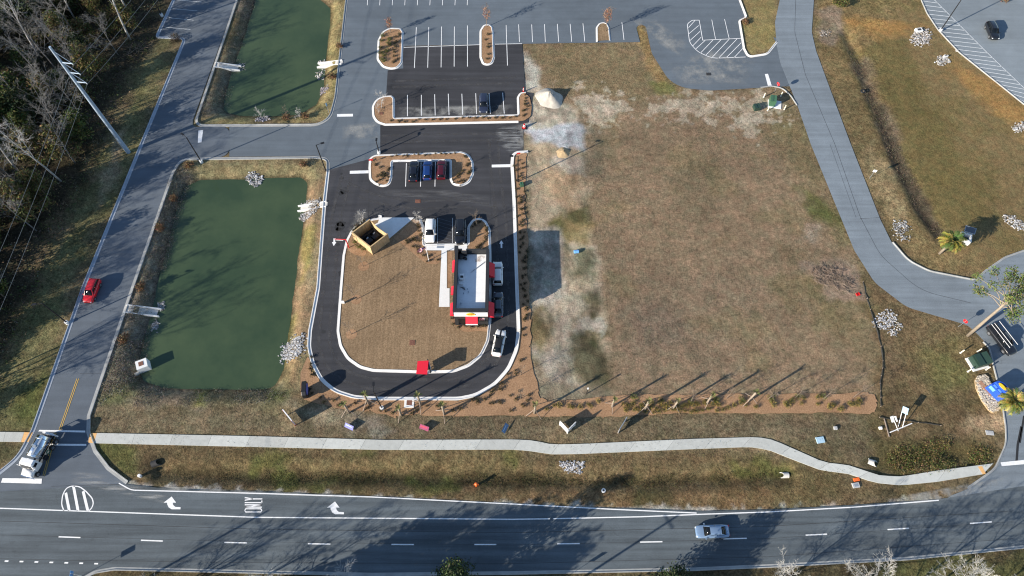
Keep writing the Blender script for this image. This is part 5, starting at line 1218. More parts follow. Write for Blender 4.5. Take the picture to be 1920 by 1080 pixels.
# right monument sign with stone bed
def bluesign():
    P=[G2(p) for p in ((1832,705),(1845,702),(1853,707),(1856,718),(1866,740),(1872,758),(1872,770),(1862,776),(1853,770),(1840,752),(1829,728),(1827,713))]
    cx=sum(p[0] for p in P)/len(P); cy=sum(p[1] for p in P)/len(P); t=thing('stone_bed','oval bed of pale stones around the blue sign','planting bed',(cx,cy,-.06))
    PP=fillet([(p[0]-cx,p[1]-cy) for p in P],[.8]*len(P),True); PP=PP if area(PP)>0 else PP[::-1]
    mb=MB(); mb.prism(PP,0,.22); mb.build('soil',M['dirt_tan'],t)
    mb=MB(); rr=random.Random(8); sdP=PP
    n=0
    while n<420:
        x,y=rr.uniform(-4,4),rr.uniform(-5,5)
        d=float(sdist(sdP,np.array([x]),np.array([y]))[0])
        if d>-.08: continue
        n+=1; k=rr.uniform(.75,1.25); mb.col=(.46*k,.41*k,.34*k); s=rr.uniform(.12,.24); mb.blob((x,y,.25),(s,s*rr.uniform(.6,1),s*.6),n,6,4,.2)
    o=mb.build('stones',M['stone'],t); o['kind']='stuff'
    q=G(1846,729); mb=MB(); mb.box((q.x-cx,q.y-cy,.27),(.7,2.6,.16),R(28)); mb.build('brick_strip',M['brick'],t)
    g=G(1862,738); rz=R(30); s=thing('blue_monument_sign','blocky blue sign with yellow oval and rounded back','sign',(g.x,g.y,.1),rz)
    mb=MB(); mb.box((-.35,0,.95),(.55,2.7,1.9)); fr=mb.build('front_block',M['blue'],s)
    for y in (.72,):
        mb=MB(); mb.box((-.635,y,1.3),(.03,.9,.7)); mb.build('print_panel',M['blue_light'],fr)
    for y in (.75,-.1):
        mb=MB(); mb.box((-.35,y,1.91),(.30,.62,.03)); mb.build('print_panel',M['blue_light'],fr)
    mb=MB(); mb.prism([(-.05,1.3)]+[(-.05+1.05*math.sin(a),1.3*math.cos(a)) for a in np.linspace(0.12,math.pi-.12,14)]+[(-.05,-1.3)],0,2.3); mb.build('rounded_back',M['blue'],s)
    mb=MB(); mb.tube([(.02,.2,2.33),(.02,.2,2.36)],.7,24)
    for i,v in enumerate(mb.v): mb.v[i]=(.22+(v[0]-.02)*.42,v[1]*1.0,v[2])
    ov=mb.build('yellow_oval',M['yellow_sign'],s)
    mb=MB(); mb.prism([(.30+.55*math.sin(a),.9*math.cos(a)) for a in np.linspace(0.3,math.pi-.3,10)],2.31,2.33); mb.build('recess',M['black'],s)
bluesign()
# pale concrete box with dark opening and a grey panel by the right palm
g=G(1806,450); t=thing('meter_box','white concrete box with dark open top behind the yellowing palm','utility box',(g.x,g.y,gz(g.x,g.y)),R(-22))
mb=MB()
for x0,y0,sx,sy in ((0,.75,1.8,.25),(0,-.75,1.8,.25),(.78,0,.25,1.25),(-.78,0,.25,1.25)): mb.box((x0,y0,.55),(sx,sy,1.2))
mb.build('walls',M['conc_white'],t); mb=MB(); mb.box((0,0,.2),(1.3,1.25,.1)); mb.build('floor',M['black'],t)
g=G(1804,446); t=thing('panel_board','grey panel with pale frame on a post above the white box','panel',(g.x,g.y,gz(g.x,g.y)),R(-22))
mb=MB(); mb.tube([(0,0,0),(0,0,2.6)],.06,6); mb.build('post',M['metal_grey'],t); mb=MB(); mb.add([(-.9,-.5,2.45),(.9,-.5,2.45),(.9,.55,2.85),(-.9,.55,2.85),(-.9,-.5,2.39),(.9,-.5,2.39),(.9,.55,2.79),(-.9,.55,2.79)],[(0,1,2,3),(7,6,5,4),(0,4,5,1),(1,5,6,2),(2,6,7,3),(3,7,4,0)]); mb.build('frame',M['metal_grey'],t)
mb=MB(); mb.add([(-.8,-.42,2.488),(.8,-.42,2.488),(.8,.48,2.832),(-.8,.48,2.832)],[(0,1,2,3)]); mb.build('panel_face',plain('slate_panel',(.10,.115,.14),.4),t)
# sand piles
def pile(label,px,r,h,m,seed,sx=1.0):
    g=G(*px); rr=random.Random(seed); n=26; k=11; vs=[]; fs=[]
    for i in range(k):
        u=i/(k-1)
        for j in range(n):
            a=2*math.pi*j/n; q=r*u*(1+.12*math.sin(2*a+seed)+.07*math.sin(5*a)); z=h*(1-u)**.9*(1-.35*u*u)*(1+rr.uniform(-.09,.09))-.08
            vs.append((q*math.cos(a)*sx+rr.uniform(-.07,.07),q*math.sin(a)+rr.uniform(-.07,.07),z))
    for i in range(k-1):
        for j in range(n): fs.append((i*n+j,(i+1)*n+j,(i+1)*n+(j+1)%n,i*n+(j+1)%n))
    mb=MB(); mb.add(vs,fs); o=mb.build('soil_pile',M[m],None,True,loc=(g.x,g.y,0)); tag(o,label,'soil pile')
pile('pale grey sand pile at the upper end of the sand strip',(1030,184),2.7,2.0,'dirt',3)
pile('small tan soil heap below the gravel patch',(1056,286),1.2,.7,'dirt_tan',5,1.2)
# riprap
def riprap(label,px,n,s0=.14,s1=.34,seed=1,c=(.50,.50,.50),z=None):
    P=[G2(p) for p in px]; cx=sum(p[0] for p in P)/len(P); cy=sum(p[1] for p in P)/len(P); rr=random.Random(seed); mb=MB(); k=0
    bx=[p[0] for p in P]; by=[p[1] for p in P]; X=[]
    while len(X)<n*1.5:
        x=np.array([rr.uniform(min(bx)-.8,max(bx)+.8) for _ in range(30)]); y=np.array([rr.uniform(min(by)-.8,max(by)+.8) for _ in range(30)])
        ok=sdist(P,x,y)<(.25 if rr.random()<.8 else .9)*rr.random()**1.5; X+=list(zip(x[ok],y[ok]))
    n=int(n*1.5); X=X[:n]; H=height(np.array([p[0] for p in X]),np.array([p[1] for p in X]))
    for (x,y),h in zip(X,H):
        v=rr.uniform(.2,.95); w_=rr.choice((0,0,0,.5,1)); mb.col=(c[0]*v,c[1]*v*(1-.10*w_),c[2]*v*(1.02-.25*w_)); s=rr.uniform(s0,s1)*.72
        mb.blob((x-cx,y-cy,max(h,WL-.05)+s*.3),(s,s*rr.uniform(.6,1),s*rr.uniform(.5,.8)),k,6,4,.25); k+=1
    o=mb.build('riprap',M['stone'],None,False,loc=(cx,cy,0)); tag(o,label,'rocks',None,'stuff')
riprap('white riprap rocks on the right bank of the lower pond',[(528,652),(534,643),(548,635),(567,628),(567,645),(562,664),(540,672),(526,668)],430,.12,.27,1,(.58,.60,.63))
riprap('grey rocks along the upper side of the drive flume',[(564,382),(575,372),(600,377),(588,385),(568,390)],150,.12,.26,2,(.56,.56,.55))
riprap('grey rocks along the lower side of the drive flume',[(560,396),(598,388),(590,398),(568,408),(561,405)],170,.12,.26,3,(.56,.56,.57))
riprap('white rocks at the top edge of the lower pond',[(462,324),(475,320),(488,330),(482,340),(470,342),(463,334)],90,.15,.38,4,(.55,.57,.60))
riprap('dark edged rocks above the west flume mouth',[(292,560),(302,562),(301,575),(292,577)],45,.13,.3,5,(.5,.5,.5))
riprap('dark edged rocks below the west flume mouth',[(285,598),(294,600),(288,612),(278,612)],45,.13,.3,6,(.5,.5,.5))
riprap('white stones in the roadside ditch below the sidewalk',[(1050,867),(1094,867),(1094,876),(1088,885),(1066,884),(1052,874)],170,.10,.24,7,(.60,.62,.66))
riprap('scattered white stones at the right of the lot',[(1637,602),(1655,585),(1666,578),(1680,590),(1692,612),(1678,630),(1655,616),(1640,614)],210,.09,.26,8,(.60,.62,.66))
riprap('white rock mound around the upper right inlet',[(1710,65),(1720,57),(1738,55),(1743,68),(1738,80),(1722,83),(1710,76)],200,.13,.34,9,(.55,.54,.54))
riprap('white rocks with a dark hole on the right slope',[(1760,105),(1772,103),(1782,116),(1768,122),(1753,119)],100,.12,.30,10,(.58,.58,.57))
riprap('grey rocks on the bank left of the yellowing palm',[(1676,418),(1700,418),(1702,430),(1685,434),(1703,448),(1690,448),(1678,434)],120,.12,.28,11,(.48,.49,.50))
riprap('white rocks on the right picture edge below the shadow',[(1882,405),(1900,404),(1930,425),(1930,436),(1905,430),(1886,416)],140,.12,.30,12,(.58,.58,.58))
riprap('white rocks on the right picture edge beside the far lot',[(1897,240),(1912,230),(1930,226),(1930,246),(1905,246)],90,.12,.32,13,(.60,.60,.60))
riprap('white rocks above the upper right flume mouth',[(596,108),(605,106),(606,118),(597,119)],40,.12,.28,14,(.62,.62,.62))
riprap('white rocks below the upper right flume mouth',[(594,128),(603,127),(602,140),(593,139)],40,.12,.28,15,(.62,.62,.62))
riprap('grey violet rocks on the right bank of the upper pond',[(600,158),(614,155),(612,168),(600,172)],60,.12,.28,16,(.45,.42,.46))
riprap('pale rocks at the lower end of the upper pond',[(480,216),(500,212),(506,220),(492,226),(481,224)],70,.12,.28,17,(.50,.48,.54))
riprap('white rocks beside the upper left flume mouth',[(444,114),(453,112),(455,122),(446,124)],30,.12,.25,18,(.6,.6,.6))
riprap('pale rocks on the bank right of the upper east road',[(1536,58),(1556,56),(1558,66),(1540,68)],50,.12,.28,19,(.42,.39,.36))
for lab,px,d in (('white concrete inlet inside the upper right rock mound',(1722,58),(1.4,1.0)),('tiny white headwall among the right slope rocks',(1772,107),(1.0,.3))):
    flat('concrete_inlet',lab,px,d[0],d[1],'conc_white',None,R(10),.5,'inlet','dark')
# ================================================================== PLANTS
def bare_tree(h,seed,trunk=.2,fork=.25,spread=.7,n1=7,n2=5,n3=5,n4=3,tw=.016):
    rr=random.Random(seed); T=MB(); K=MB()
    def seg(p,d,l,n,wob):
        pts=[p]; 
        for i in range(n):
            d=(d+Vector((rr.uniform(-wob,wob),rr.uniform(-wob,wob),rr.uniform(-wob*.5,wob*.7)))).normalized(); p=p+d*l/n; pts.append(p)
        return pts,d
    def child(d,a):
        ax=d.cross(Vector((rr.uniform(-1,1),rr.uniform(-1,1),rr.uniform(-1,1)))).normalized(); return (Matrix.Rotation(a,3,ax)@d).normalized()
    tp,td=seg(Vector((0,0,-.2)),Vector((rr.uniform(-.06,.06),rr.uniform(-.06,.06),1)),h*.92,7,.05)
    T.tube(tp,[trunk*(1-.86*i/7) for i in range(8)],7)
    for i in range(n1):
        u=fork+(1-fork)*(i+.5*rr.random())/n1; q=u*7; k=min(6,int(q)); p=tp[k].lerp(tp[k+1],q-k); d=child(Vector((0,0,1)),rr.uniform(.5,1.0)*spread/.7*(1.1-.4*u)); r=trunk*(1-.86*u)*.55
        l=h*(.42-.22*u)*rr.uniform(.8,1.15); a,d2=seg(p,d,l,4,.16); T.tube(a,[max(tw,r*(1-.8*j/4)) for j in range(5)],5,0,False)
        for j in range(n2):
            v=.2+.8*(j+rr.random())/n2; q=v*4; k=min(3,int(q)); p2=a[k].lerp(a[k+1],q-k); b,d3=seg(p2,child((a[k+1]-a[k]).normalized(),rr.uniform(.4,1.0)),l*.5*rr.uniform(.7,1.2),3,.2); r2=max(tw,r*.35)
            K.tube(b,[max(tw*.8,r2*(1-.7*m/3)) for m in range(4)],3,0,False)
            for m in range(n3):
                w=.2+.8*(m+rr.random())/n3; q=w*3; k=min(2,int(q)); p3=b[k].lerp(b[k+1],q-k); c,d4=seg(p3,child((b[k+1]-b[k]).normalized(),rr.uniform(.4,1.0)),l*.24*rr.uniform(.6,1.2),2,.25)
                K.tube(c,[tw*.8,tw*.7,tw*.45],3,0,False)
                for s in range(n4):
                    q=rr.uniform(.3,2); k=min(1,int(q)); p4=c[k].lerp(c[k+1],q-k); e=p4+child(d4,rr.uniform(.3,.9))*l*.13*rr.uniform(.5,1.2); K.tube([p4,e],[tw*.55,tw*.35],3,0,False)
    return T,K
def leaves(mb,cx,rad,n,size,cols,seed,clump=14,flat=.0):
    rr=random.Random(seed)
    for i in range(n//clump):
        a=rr.uniform(0,6.283); z=rr.uniform(-1,1); s=math.sqrt(max(0,1-z*z)); k=rr.uniform(.45,1.0)**.6
        c=Vector((cx[0]+rad[0]*k*s*math.cos(a),cx[1]+rad[1]*k*s*math.sin(a),cx[2]+rad[2]*k*z)); col=rr.choice(cols); v=rr.uniform(.7,1.3)
        for j in range(clump):
            mb.col=tuple(x*v*rr.uniform(.75,1.25) for x in col)
            p=c+Vector((rr.gauss(0,1),rr.gauss(0,1),rr.gauss(0,.7)))*size*1.6
            u=Vector((rr.gauss(0,1),rr.gauss(0,1),rr.gauss(0,1))).normalized(); w=u.cross(Vector((rr.gauss(0,1),rr.gauss(0,1),rr.gauss(0,1)))).normalized(); s2=size*rr.uniform(.6,1.2)
            mb.add([p-u*s2,p+w*s2*.5,p+u*s2,p-w*s2*.5],[(0,1,2,3)])
    mb.col=None
def leafy_tree(h,seed,crown,cols,n=2600,size=.26,trunk=.18,base=.3):
    rr=random.Random(seed); T=MB(); K=MB()
    T.tube([(0,0,-.2),(rr.uniform(-.2,.2),rr.uniform(-.2,.2),h*.5),(rr.uniform(-.3,.3),rr.uniform(-.3,.3),h*.93)],[trunk,trunk*.7,trunk*.2],8)
    nb=7
    for i in range(nb):
        u=base+(1-base)*i/nb*.92; a=i*2.4+rr.random(); rad=crown*(1.05-.75*u)*rr.uniform(.75,1.15); p=Vector((0,0,h*u)); e=p+Vector((math.cos(a)*rad,math.sin(a)*rad,h*.08))
        T.tube([p,p.lerp(e,.5)+Vector((0,0,.2)),e],[trunk*.5,trunk*.3,.03],5,0,False)
        leaves(K,e*.85+Vector((0,0,.2)),(rad*.62,rad*.62,h*.10),n//(nb+3),size,cols,seed*50+i)
    for i in range(3): leaves(K,(rr.uniform(-.2,.2)*crown,rr.uniform(-.2,.2)*crown,h*(.58+.17*i)),(crown*(.75-.2*i),crown*(.75-.2*i),h*.13),n//(nb+3),size,cols,seed*70+i)
    return T,K
def mk_tree(name,label,cat,loc,TK,tm,km,rz=0,scale=1,group=None):
    t=thing(name,label,cat,loc,rz,group); t.scale=(scale,)*3
    TK[0].build('trunk',tm,t,True); TK[1].build('crown',km,t); return t
def proto_set(name,label,cat,makers,group):
    out=[]
    for f,tm,km in makers: out.append((f(),tm,km))
    return out
PROTO={}
def place(key,name,label,cat,loc,rz,scale,group,maker,tm,km):
    if key not in PROTO:
        t=mk_tree(name,label,cat,loc,maker(),tm,km,rz,1,group); t.scale=(scale,)*3; PROTO[key]=(t,kids(t)); return t
    t,ch=PROTO[key]; return dup(t,loc,rz,label,scale,group,ch)
GREENS=[(.060,.085,.028),(.080,.100,.030),(.045,.060,.022),(.13,.125,.04)]
OLIVE=[(.12,.11,.04),(.085,.095,.032),(.16,.135,.05),(.14,.095,.05)]
DARK=[(.022,.036,.016),(.030,.046,.020),(.040,.052,.022)]
rw=random.Random(21)
# woods west of the road
edge=[G2(p) for p in ((272,-90),(256,60),(224,140),(184,215),(160,285),(105,375),(62,455),(32,545),(2,630),(-25,700))]
def in_woods(x,y):
    ys=[p[1] for p in edge][::-1]; xe=[p[0] for p in edge][::-1]
    lim=float(np.interp(y,ys,xe)); return x<lim and y>36.0+(x+81.6)*.59
pts=[]; tries=0
GW='bare trees in the woods west of the road'; GE='evergreen trees in the woods west of the road'
def sample(n,md,x0=-190,x1=-60,y0=10,y1=165,bias=None,ex=()):
    out=[]; k=0
    while len(out)<n and k<40000:
        k+=1; x,y=rw.uniform(x0,x1),rw.uniform(y0,y1)
        if not in_woods(x,y): continue
        if any((x-a)**2+(y-b)**2<md*md for a,b in out): continue
        if any((x-a)**2+(y-b)**2<4 for a,b in ex): continue
        out.append((x,y))
    return out
bt=sample(112,3.7,-140,-62,12,150)
for i,(x,y) in enumerate(bt):
    k=i%5; h=(17,15,19,13,16)[k]
    place(('wb',k),'bare_tree','bare grey branched tree in the dark woods left of the road','tree',(x,y,-.1),rw.uniform(0,6.28),rw.uniform(.8,1.15),GW,
          lambda k=k,h=h: bare_tree(h,100+k,(.19,.15,.22,.13,.17)[k],(.35,.3,.42,.25,.38)[k],(.65,.8,.6,.85,.7)[k],9,5,5,4,.020),M['bark'] if k!=2 else M['bark_pale'],M['bark_pale'] if k==2 else M['bark'])
ev=sample(250,2.4,-145,-60,12,150,ex=())
for i,(x,y) in enumerate(ev):
    k=i%4; h=(7,9,5,8)[k]
    place(('we',k),'evergreen_tree','dark leafy understory tree in the woods left of the road','tree',(x,y,-.1),rw.uniform(0,6.28),rw.uniform(.75,1.2),GE,
          lambda k=k,h=h: leafy_tree(h,200+k,(2.6,2.8,2.4,2.6)[k],(GREENS,OLIVE,OLIVE,DARK)[k],2600,.24,.14,.25),M['bark_brown'],M['leafm'])
# undergrowth of the woods: one mass
def scatter_stuff(name,label,cat,pts,size,cols,mat,seed,nleaf,hh):
    mb=MB(); rr=random.Random(seed); X=np.array([p[0] for p in pts]); Y=np.array([p[1] for p in pts]); H=height(X,Y)
    for (x,y),z in zip(pts,H):
        col=rr.choice(cols); v=rr.uniform(.7,1.25); s0=rr.uniform(.6,1.3)
        for j in range(nleaf):
            mb.col=tuple(c*v*rr.uniform(.75,1.25) for c in col); s=size*rr.uniform(.5,1.2)
            p=Vector((x+rr.gauss(0,.5)*s0*hh,y+rr.gauss(0,.5)*s0*hh,z+abs(rr.gauss(.35,.4))*s0*hh))
            u=Vector((rr.gauss(0,1),rr.gauss(0,1),rr.gauss(0,.8))).normalized(); w=u.cross(Vector((rr.gauss(0,1),rr.gauss(0,1),rr.gauss(0,1)))).normalized()
            mb.add([p-u*s,p+w*s*.45,p+u*s,p-w*s*.45],[(0,1,2,3)])
    o=mb.build(name,mat); return tag(o,label,cat,None,'stuff')
up=[]
while len(up)<4200:
    x,y=rw.uniform(-140,-58),rw.uniform(12,150)
    if in_woods(x-4.0,y): up.append((x,y))
scatter_stuff('undergrowth','tangled dark undergrowth on the woodland floor','undergrowth',up,.20,[(.065,.080,.030),(.10,.085,.042),(.14,.12,.06),(.075,.06,.04),(.09,.11,.035),(.15,.13,.09)],M['leafm'],31,14,1.25)
def region_pts(px,n,seed):
    P=[G2(p) for p in px]; rr=np.random.default_rng(seed); bx=[p[0] for p in P]; by=[p[1] for p in P]; out=[]
    while len(out)<n:
        x=rr.uniform(min(bx),max(bx),2000); y=rr.uniform(min(by),max(by),2000); k=sdist(P,x,y)<0; k&=fbm(x,y,3.0,seed)>.42; out+=list(zip(x[k],y[k]))
    return out[:n]
SCR_C=[(.16,.145,.115),(.20,.185,.155),(.12,.105,.075),(.10,.09,.055),(.26,.245,.215)]
scatter_stuff('bank_scrub','grey dry weeds on the west bank of the lower pond','weeds',region_pts([(335,312),(372,318),(352,345),(330,410),(298,530),(272,640),(262,700),(225,735),(190,735),(250,560),(318,340)],2300,41),.085,SCR_C,M['leafm'],42,9,.55)
scatter_stuff('bank_scrub','brown dry weeds below the lower pond','weeds',region_pts([(190,735),(262,722),(520,728),(540,740),(500,755),(180,765)],900,43),.07,SCR_C,M['leafm'],44,7,.42)
scatter_stuff('bank_scrub','grey weeds on the west bank of the upper pond','weeds',region_pts([(450,-60),(440,40),(402,140),(370,222),(430,225),(428,180),(470,20),(490,-60)],1000,45),.08,SCR_C,M['leafm'],46,8,.5)
scatter_stuff('bank_scrub','dark green and brown scrub in the right roadside hollow','weeds',region_pts([(1650,860),(1690,838),(1760,822),(1830,825),(1858,850),(1850,868),(1760,880),(1690,888),(1650,880)],800,47),.11,[(.09,.115,.035),(.17,.145,.05),(.11,.08,.045),(.22,.15,.08),(.07,.09,.03)],M['leafm'],48,11,.65)
scatter_stuff('bank_scrub','matted dark weeds in the roadside ditch','weeds',region_pts([(300,872),(480,880),(960,884),(1200,888),(1440,878),(1490,886),(1440,900),(1200,914),(960,910),(480,908),(310,900)],1500,49),.07,[(.06,.05,.025),(.08,.065,.03),(.05,.06,.022)],M['leafm'],50,7,.35)
scatter_stuff('bank_scrub','dry reeds in the curved ditch right of the east road','weeds',region_pts([(1595,80),(1625,120),(1665,220),(1705,310),(1745,385),(1772,440),(1755,440),(1715,385),(1670,300),(1630,190),(1588,100)],1100,51),.08,[(.10,.085,.06),(.15,.125,.085),(.06,.05,.035)],M['leafm'],52,7,.4)
scatter_stuff('grass_clumps','dark dry tufts dotted over the empty lot','weeds',region_pts([(1110,240),(1480,200),(1590,470),(1640,560),(1645,730),(1150,740),(1120,500)],2600,53),.075,[(.10,.085,.055),(.075,.065,.04),(.09,.09,.04)],M['leafm'],54,5,.25)
scatter_stuff('grass_clumps','dry tufts over the roadside verges','weeds',region_pts([(190,770),(1640,788),(1640,880),(1450,945),(960,935),(240,905),(190,840)],2600,55),.06,[(.12,.095,.05),(.085,.08,.035),(.16,.13,.075),(.10,.11,.035)],M['leafm'],56,5,.25)
# bushes on the pond banks (reddish brown, each a plant)
def bush(r,h,cols,seed,n=420,size=.11):
    T=MB(); K=MB(); rr=random.Random(seed)
    for i in range(6):
        a=i*1.05; T.tube([(0,0,-.05),(math.cos(a)*r*.35,math.sin(a)*r*.35,h*.5),(math.cos(a)*r*.6,math.sin(a)*r*.6,h*.85)],[.035,.025,.01],4,0,False)
    leaves(K,(0,0,h*.5),(r*.75,r*.75,h*.45),n,size,cols,seed,8); return T,K
RUS=[(.17,.095,.05),(.13,.075,.04),(.20,.13,.075)]
GB='rusty brown bushes on the pond banks'
for px,l,s in (((355,312),'rusty bush near the lamp post at the west road corner',1.1),((325,370),'rusty bush high on the west pond bank',1.0),((301,427),'large rusty bush half way down the west pond bank',1.15),((265,540),'rusty bush beside the red SUV',1.1),((234,638),'rusty bush below the west flume',1.25),((570,309),'rusty bush at the top right pond corner',1.0),
              ((537,220),'rusty bush at the foot of the upper pond',1.0),((572,220),'low rusty bush left of the pond corner kerb',1.0),((637,88),'small rusty bush right of the upper pond',.9),((622,145),'rusty bush below the upper right flume',1.1),((1880,0),'pale shrub island at the top right lot',1.3)):
    g=G(*px); place('rb','bank_bush',l,'bush',(g.x,g.y,gz(g.x,g.y)),rw.uniform(0,6),s,GB,lambda: bush(.95,1.1,RUS,5,520,.12),M['bark_brown'],M['leafm'])
g=G(1573,8); mk_tree('hedge_shrub','big green and olive shrub at the top of the right slope','shrub',(g.x,g.y,-.05),bush(2.2,1.9,OLIVE+[(.07,.09,.03)],9,1500,.16),M['bark_brown'],M['leafm'])
for px,l,cols,s in (((330,75),'dark brown shrub in the corner of the left parking bay',[(.05,.04,.025),(.09,.065,.04)],1.4),((1397,42),'brown shrub at the grass island corner',RUS,.9)):
    g=G(*px); mk_tree('corner_shrub',l,'shrub',(g.x,g.y,-.05),bush(1.1*s,.9*s,cols,int(px[0]),500,.12),M['bark_brown'],M['leafm'])
# low shrubs planted in the straw beds
low=None
def shrub_run(label,group,px,n,jit=.25,s=(.7,1.2),z=.1,seed=1,kind=0,name='low_shrub'):
    P=[Vector(G2(p)) for p in px]; L_=[0]
    for i in range(1,len(P)): L_.append(L_[-1]+(P[i]-P[i-1]).length)
    rr=random.Random(seed)
    for i in range(n):
        u=(i+.5)/n*L_[-1]; x=float(np.interp(u,L_,[p.x for p in P]))+rr.uniform(-jit,jit); y=float(np.interp(u,L_,[p.y for p in P]))+rr.uniform(-jit,jit)
        cols=([(.050,.052,.022),(.085,.06,.035)],[(.20,.17,.045),(.085,.095,.03),(.30,.23,.06),(.06,.065,.025)],[(.09,.11,.03),(.13,.14,.04)])[kind]
        place(('low',kind),name,label,'shrub',(x,y,z),rr.uniform(0,6.28),rr.uniform(*s),group,lambda: bush((.30,.55,.62)[kind],(.42,.55,.7)[kind],cols,60+kind,(90,190,220)[kind],.085),M['bark_brown'],M['leafm'])
shrub_run('tiny dark shrub in the long strip island of the striped lot','shrubs in the long strip island',[(728,229),(800,226),(880,223),(975,221)],19,.28,seed=1)
shrub_run('tiny dark shrub in the long strip island of the striped lot','shrubs in the long strip island',[(980,180),(985,200),(983,222)],9,.5,seed=2)
shrub_run('tiny dark shrub in the left end of the three car island','shrubs in the left end of the island',[(700,300),(712,318),(722,338),(728,318),(704,338),(715,346)],22,.45,(.6,1),seed=3)
shrub_run('tiny dark shrub along the top of the three car island','shrubs along the top of the island',[(730,293),(860,288)],13,.2,(.6,1),seed=4)
shrub_run('tiny dark shrub in the round right end of the three car island','shrubs in the right end of the island',[(868,294),(878,306),(884,322),(874,336),(862,346),(850,344),(860,330),(872,318)],24,.4,(.6,1),seed=5)
shrub_run('tiny dark shrub in the narrow bed east of the drive','shrubs in the narrow east bed',[(968,300),(973,380),(978,460),(982,560),(983,640)],34,.5,z=.02,seed=6)
shrub_run('tiny dark shrub in the narrow bed east of the drive','shrubs in the narrow east bed',[(980,300),(979,400),(985,480),(989,600)],26,.35,z=.02,seed=7)
shrub_run('dark shrub on the straw below the drive curve','shrubs below the drive curve',[(985,680),(960,705),(930,735),(885,757),(940,757),(985,735),(1000,760),(960,765)],26,.7,z=.02,seed=8)
shrub_run('dark shrub on the straw under the drive lane','shrubs under the drive lane',[(590,725),(570,735),(600,745),(640,758),(675,760),(720,765),(760,772),(830,765),(870,765)],22,.5,z=.02,seed=9)
shrub_run('yellowish shrub in the lot front bed','yellowish shrubs in the lot front bed',[(1018,768),(1060,757),(1085,766),(1130,755)],9,.4,(.7,1.0),z=.02,seed=10,kind=1)
for row,(a_,b_) in enumerate(((757,753),(764,760),(771,767))):
    shrub_run('yellowish shrub in the lot front bed','yellowish shrubs in the lot front bed',[(1158+row*5,a_),(1270,a_),(1345+row*8,b_)],16,.28,(.6,.95),z=.02,seed=110+row,kind=1)
shrub_run('yellowish shrub in the lot front bed','yellowish shrubs in the lot front bed',[(1360,768),(1385,758),(1420,768)],5,.3,(.6,1.0),z=.02,seed=11,kind=1)
shrub_run('yellowish shrub in the lot front bed','yellowish shrubs in the lot front bed',[(1440,755),(1480,760),(1520,752),(1560,758),(1600,762),(1625,755)],16,.7,(.7,1.2),z=.02,seed=12,kind=1)
shrub_run('green shrub among the yellowish ones of the lot front bed','green shrubs in the lot front bed',[(1165,745),(1310,752),(1420,747),(1470,748),(1525,744),(1570,750)],8,.3,(.8,1.2),z=.02,seed=13,kind=2)
shrub_run('dark shrub in the bed behind the timber enclosure','shrubs around the enclosure',[(663,436),(672,424),(686,415)],6,.2,(1,1.6),seed=14)
shrub_run('green shrub along the left fence of the enclosure','green shrubs along the enclosure fence',[(663,450),(674,463),(685,472)],3,.05,(.9,1.1),seed=15,kind=2)
shrub_run('tiny dark shrub in the bed left of the white SUV','shrubs left of the white SUV',[(782,418),(789,432),(790,452),(775,448),(760,452),(775,462),(805,490),(822,492)],20,.4,(.7,1.3),seed=16)
shrub_run('tiny dark shrub in the bed behind the black SUV','shrubs behind the black SUV',[(884,430),(895,416),(910,425),(914,445),(905,460),(890,464),(914,470)],20,.3,(.6,1.1),seed=17)
shrub_run('tiny dark shrub along the restaurant front','shrubs along the restaurant front',[(848,592),(848,606),(856,614),(870,612),(902,614),(914,611)],7,.08,(.8,1.2),seed=18)
shrub_run('green shrub in the left planter of the top lot','green shrubs in the left planter',[(717,65),(715,85),(716,105),(720,118),(730,70),(730,90)],12,.3,(.8,1.2),seed=19,kind=2)
shrub_run('dark shrub in the left planter of the top lot','dark shrubs in the left planter',[(745,65),(742,90),(743,110),(735,120)],12,.5,(.8,1.3),seed=20)
shrub_run('tiny dark shrub in the capsule planter of the top lot','shrubs in the capsule planter',[(912,60),(913,90),(914,115)],6,.4,seed=22)
shrub_run('dark shrub on the straw left of the drive curve','shrubs left of the drive curve',[(580,668),(584,688),(590,705)],4,.3,(1,1.5),z=.02,seed=23)

# young palms with timber props
def palm(h,seed,nf,fl,cols,trunk=.16,props=True,droop=.6):
    rr=random.Random(seed); T=MB(); K=MB(); S=MB()
    T.tube([(0,0,-.1),(.02,.02,h*.5),(0,.03,h)],[trunk*1.15,trunk,trunk*1.1],9)
    for i in range(nf):
        a=i*2.39996+rr.uniform(-.2,.2); el=rr.uniform(.1,1.25); col=rr.choice(cols); v=rr.uniform(.75,1.25); d=Vector((math.cos(a)*math.cos(el),math.sin(a)*math.cos(el),math.sin(el)))
        p=Vector((0,0,h-.05)); L0=fl*rr.uniform(.75,1.1); spine=[p]
        for s in range(5): d=(d+Vector((0,0,-droop*.22*(1+s*.3)))).normalized(); p=p+d*L0/5; spine.append(p)
        sd=Vector((-math.sin(a),math.cos(a),0))
        mbs=K
        for s in range(1,6):
            q=spine[s]; dd=(spine[s]-spine[s-1]).normalized()
            for sg in (-1,1):
                for m in range(2):
                    mbs.col=tuple(c*v*rr.uniform(.8,1.2) for c in col); b=q-dd*(m*.5*L0/5); ln=L0*(.34-.035*abs(s-3))*rr.uniform(.8,1.1)
                    tip=b+(sd*sg*.75+dd*.65+Vector((0,0,-.25))).normalized()*ln; w=dd*L0*.05
                    mbs.add([b-w,b+w,tip],[(0,1,2)])
    K.col=None
    if props:
        for a in (.4,2.5,4.6): S.bar((math.cos(a)*h*.33,math.sin(a)*h*.33,-.05),(math.cos(a)*.14,math.sin(a)*.14,h*.42),.07,.07)
    return T,K,S
GP='young propped palms along the front beds'
pal=[(655,774),(692,757.5),(753,779),(789,760),(833,777),(1002,775),(1147,763),(1208,769),(1262,766),(1325,756),(1403,752)]
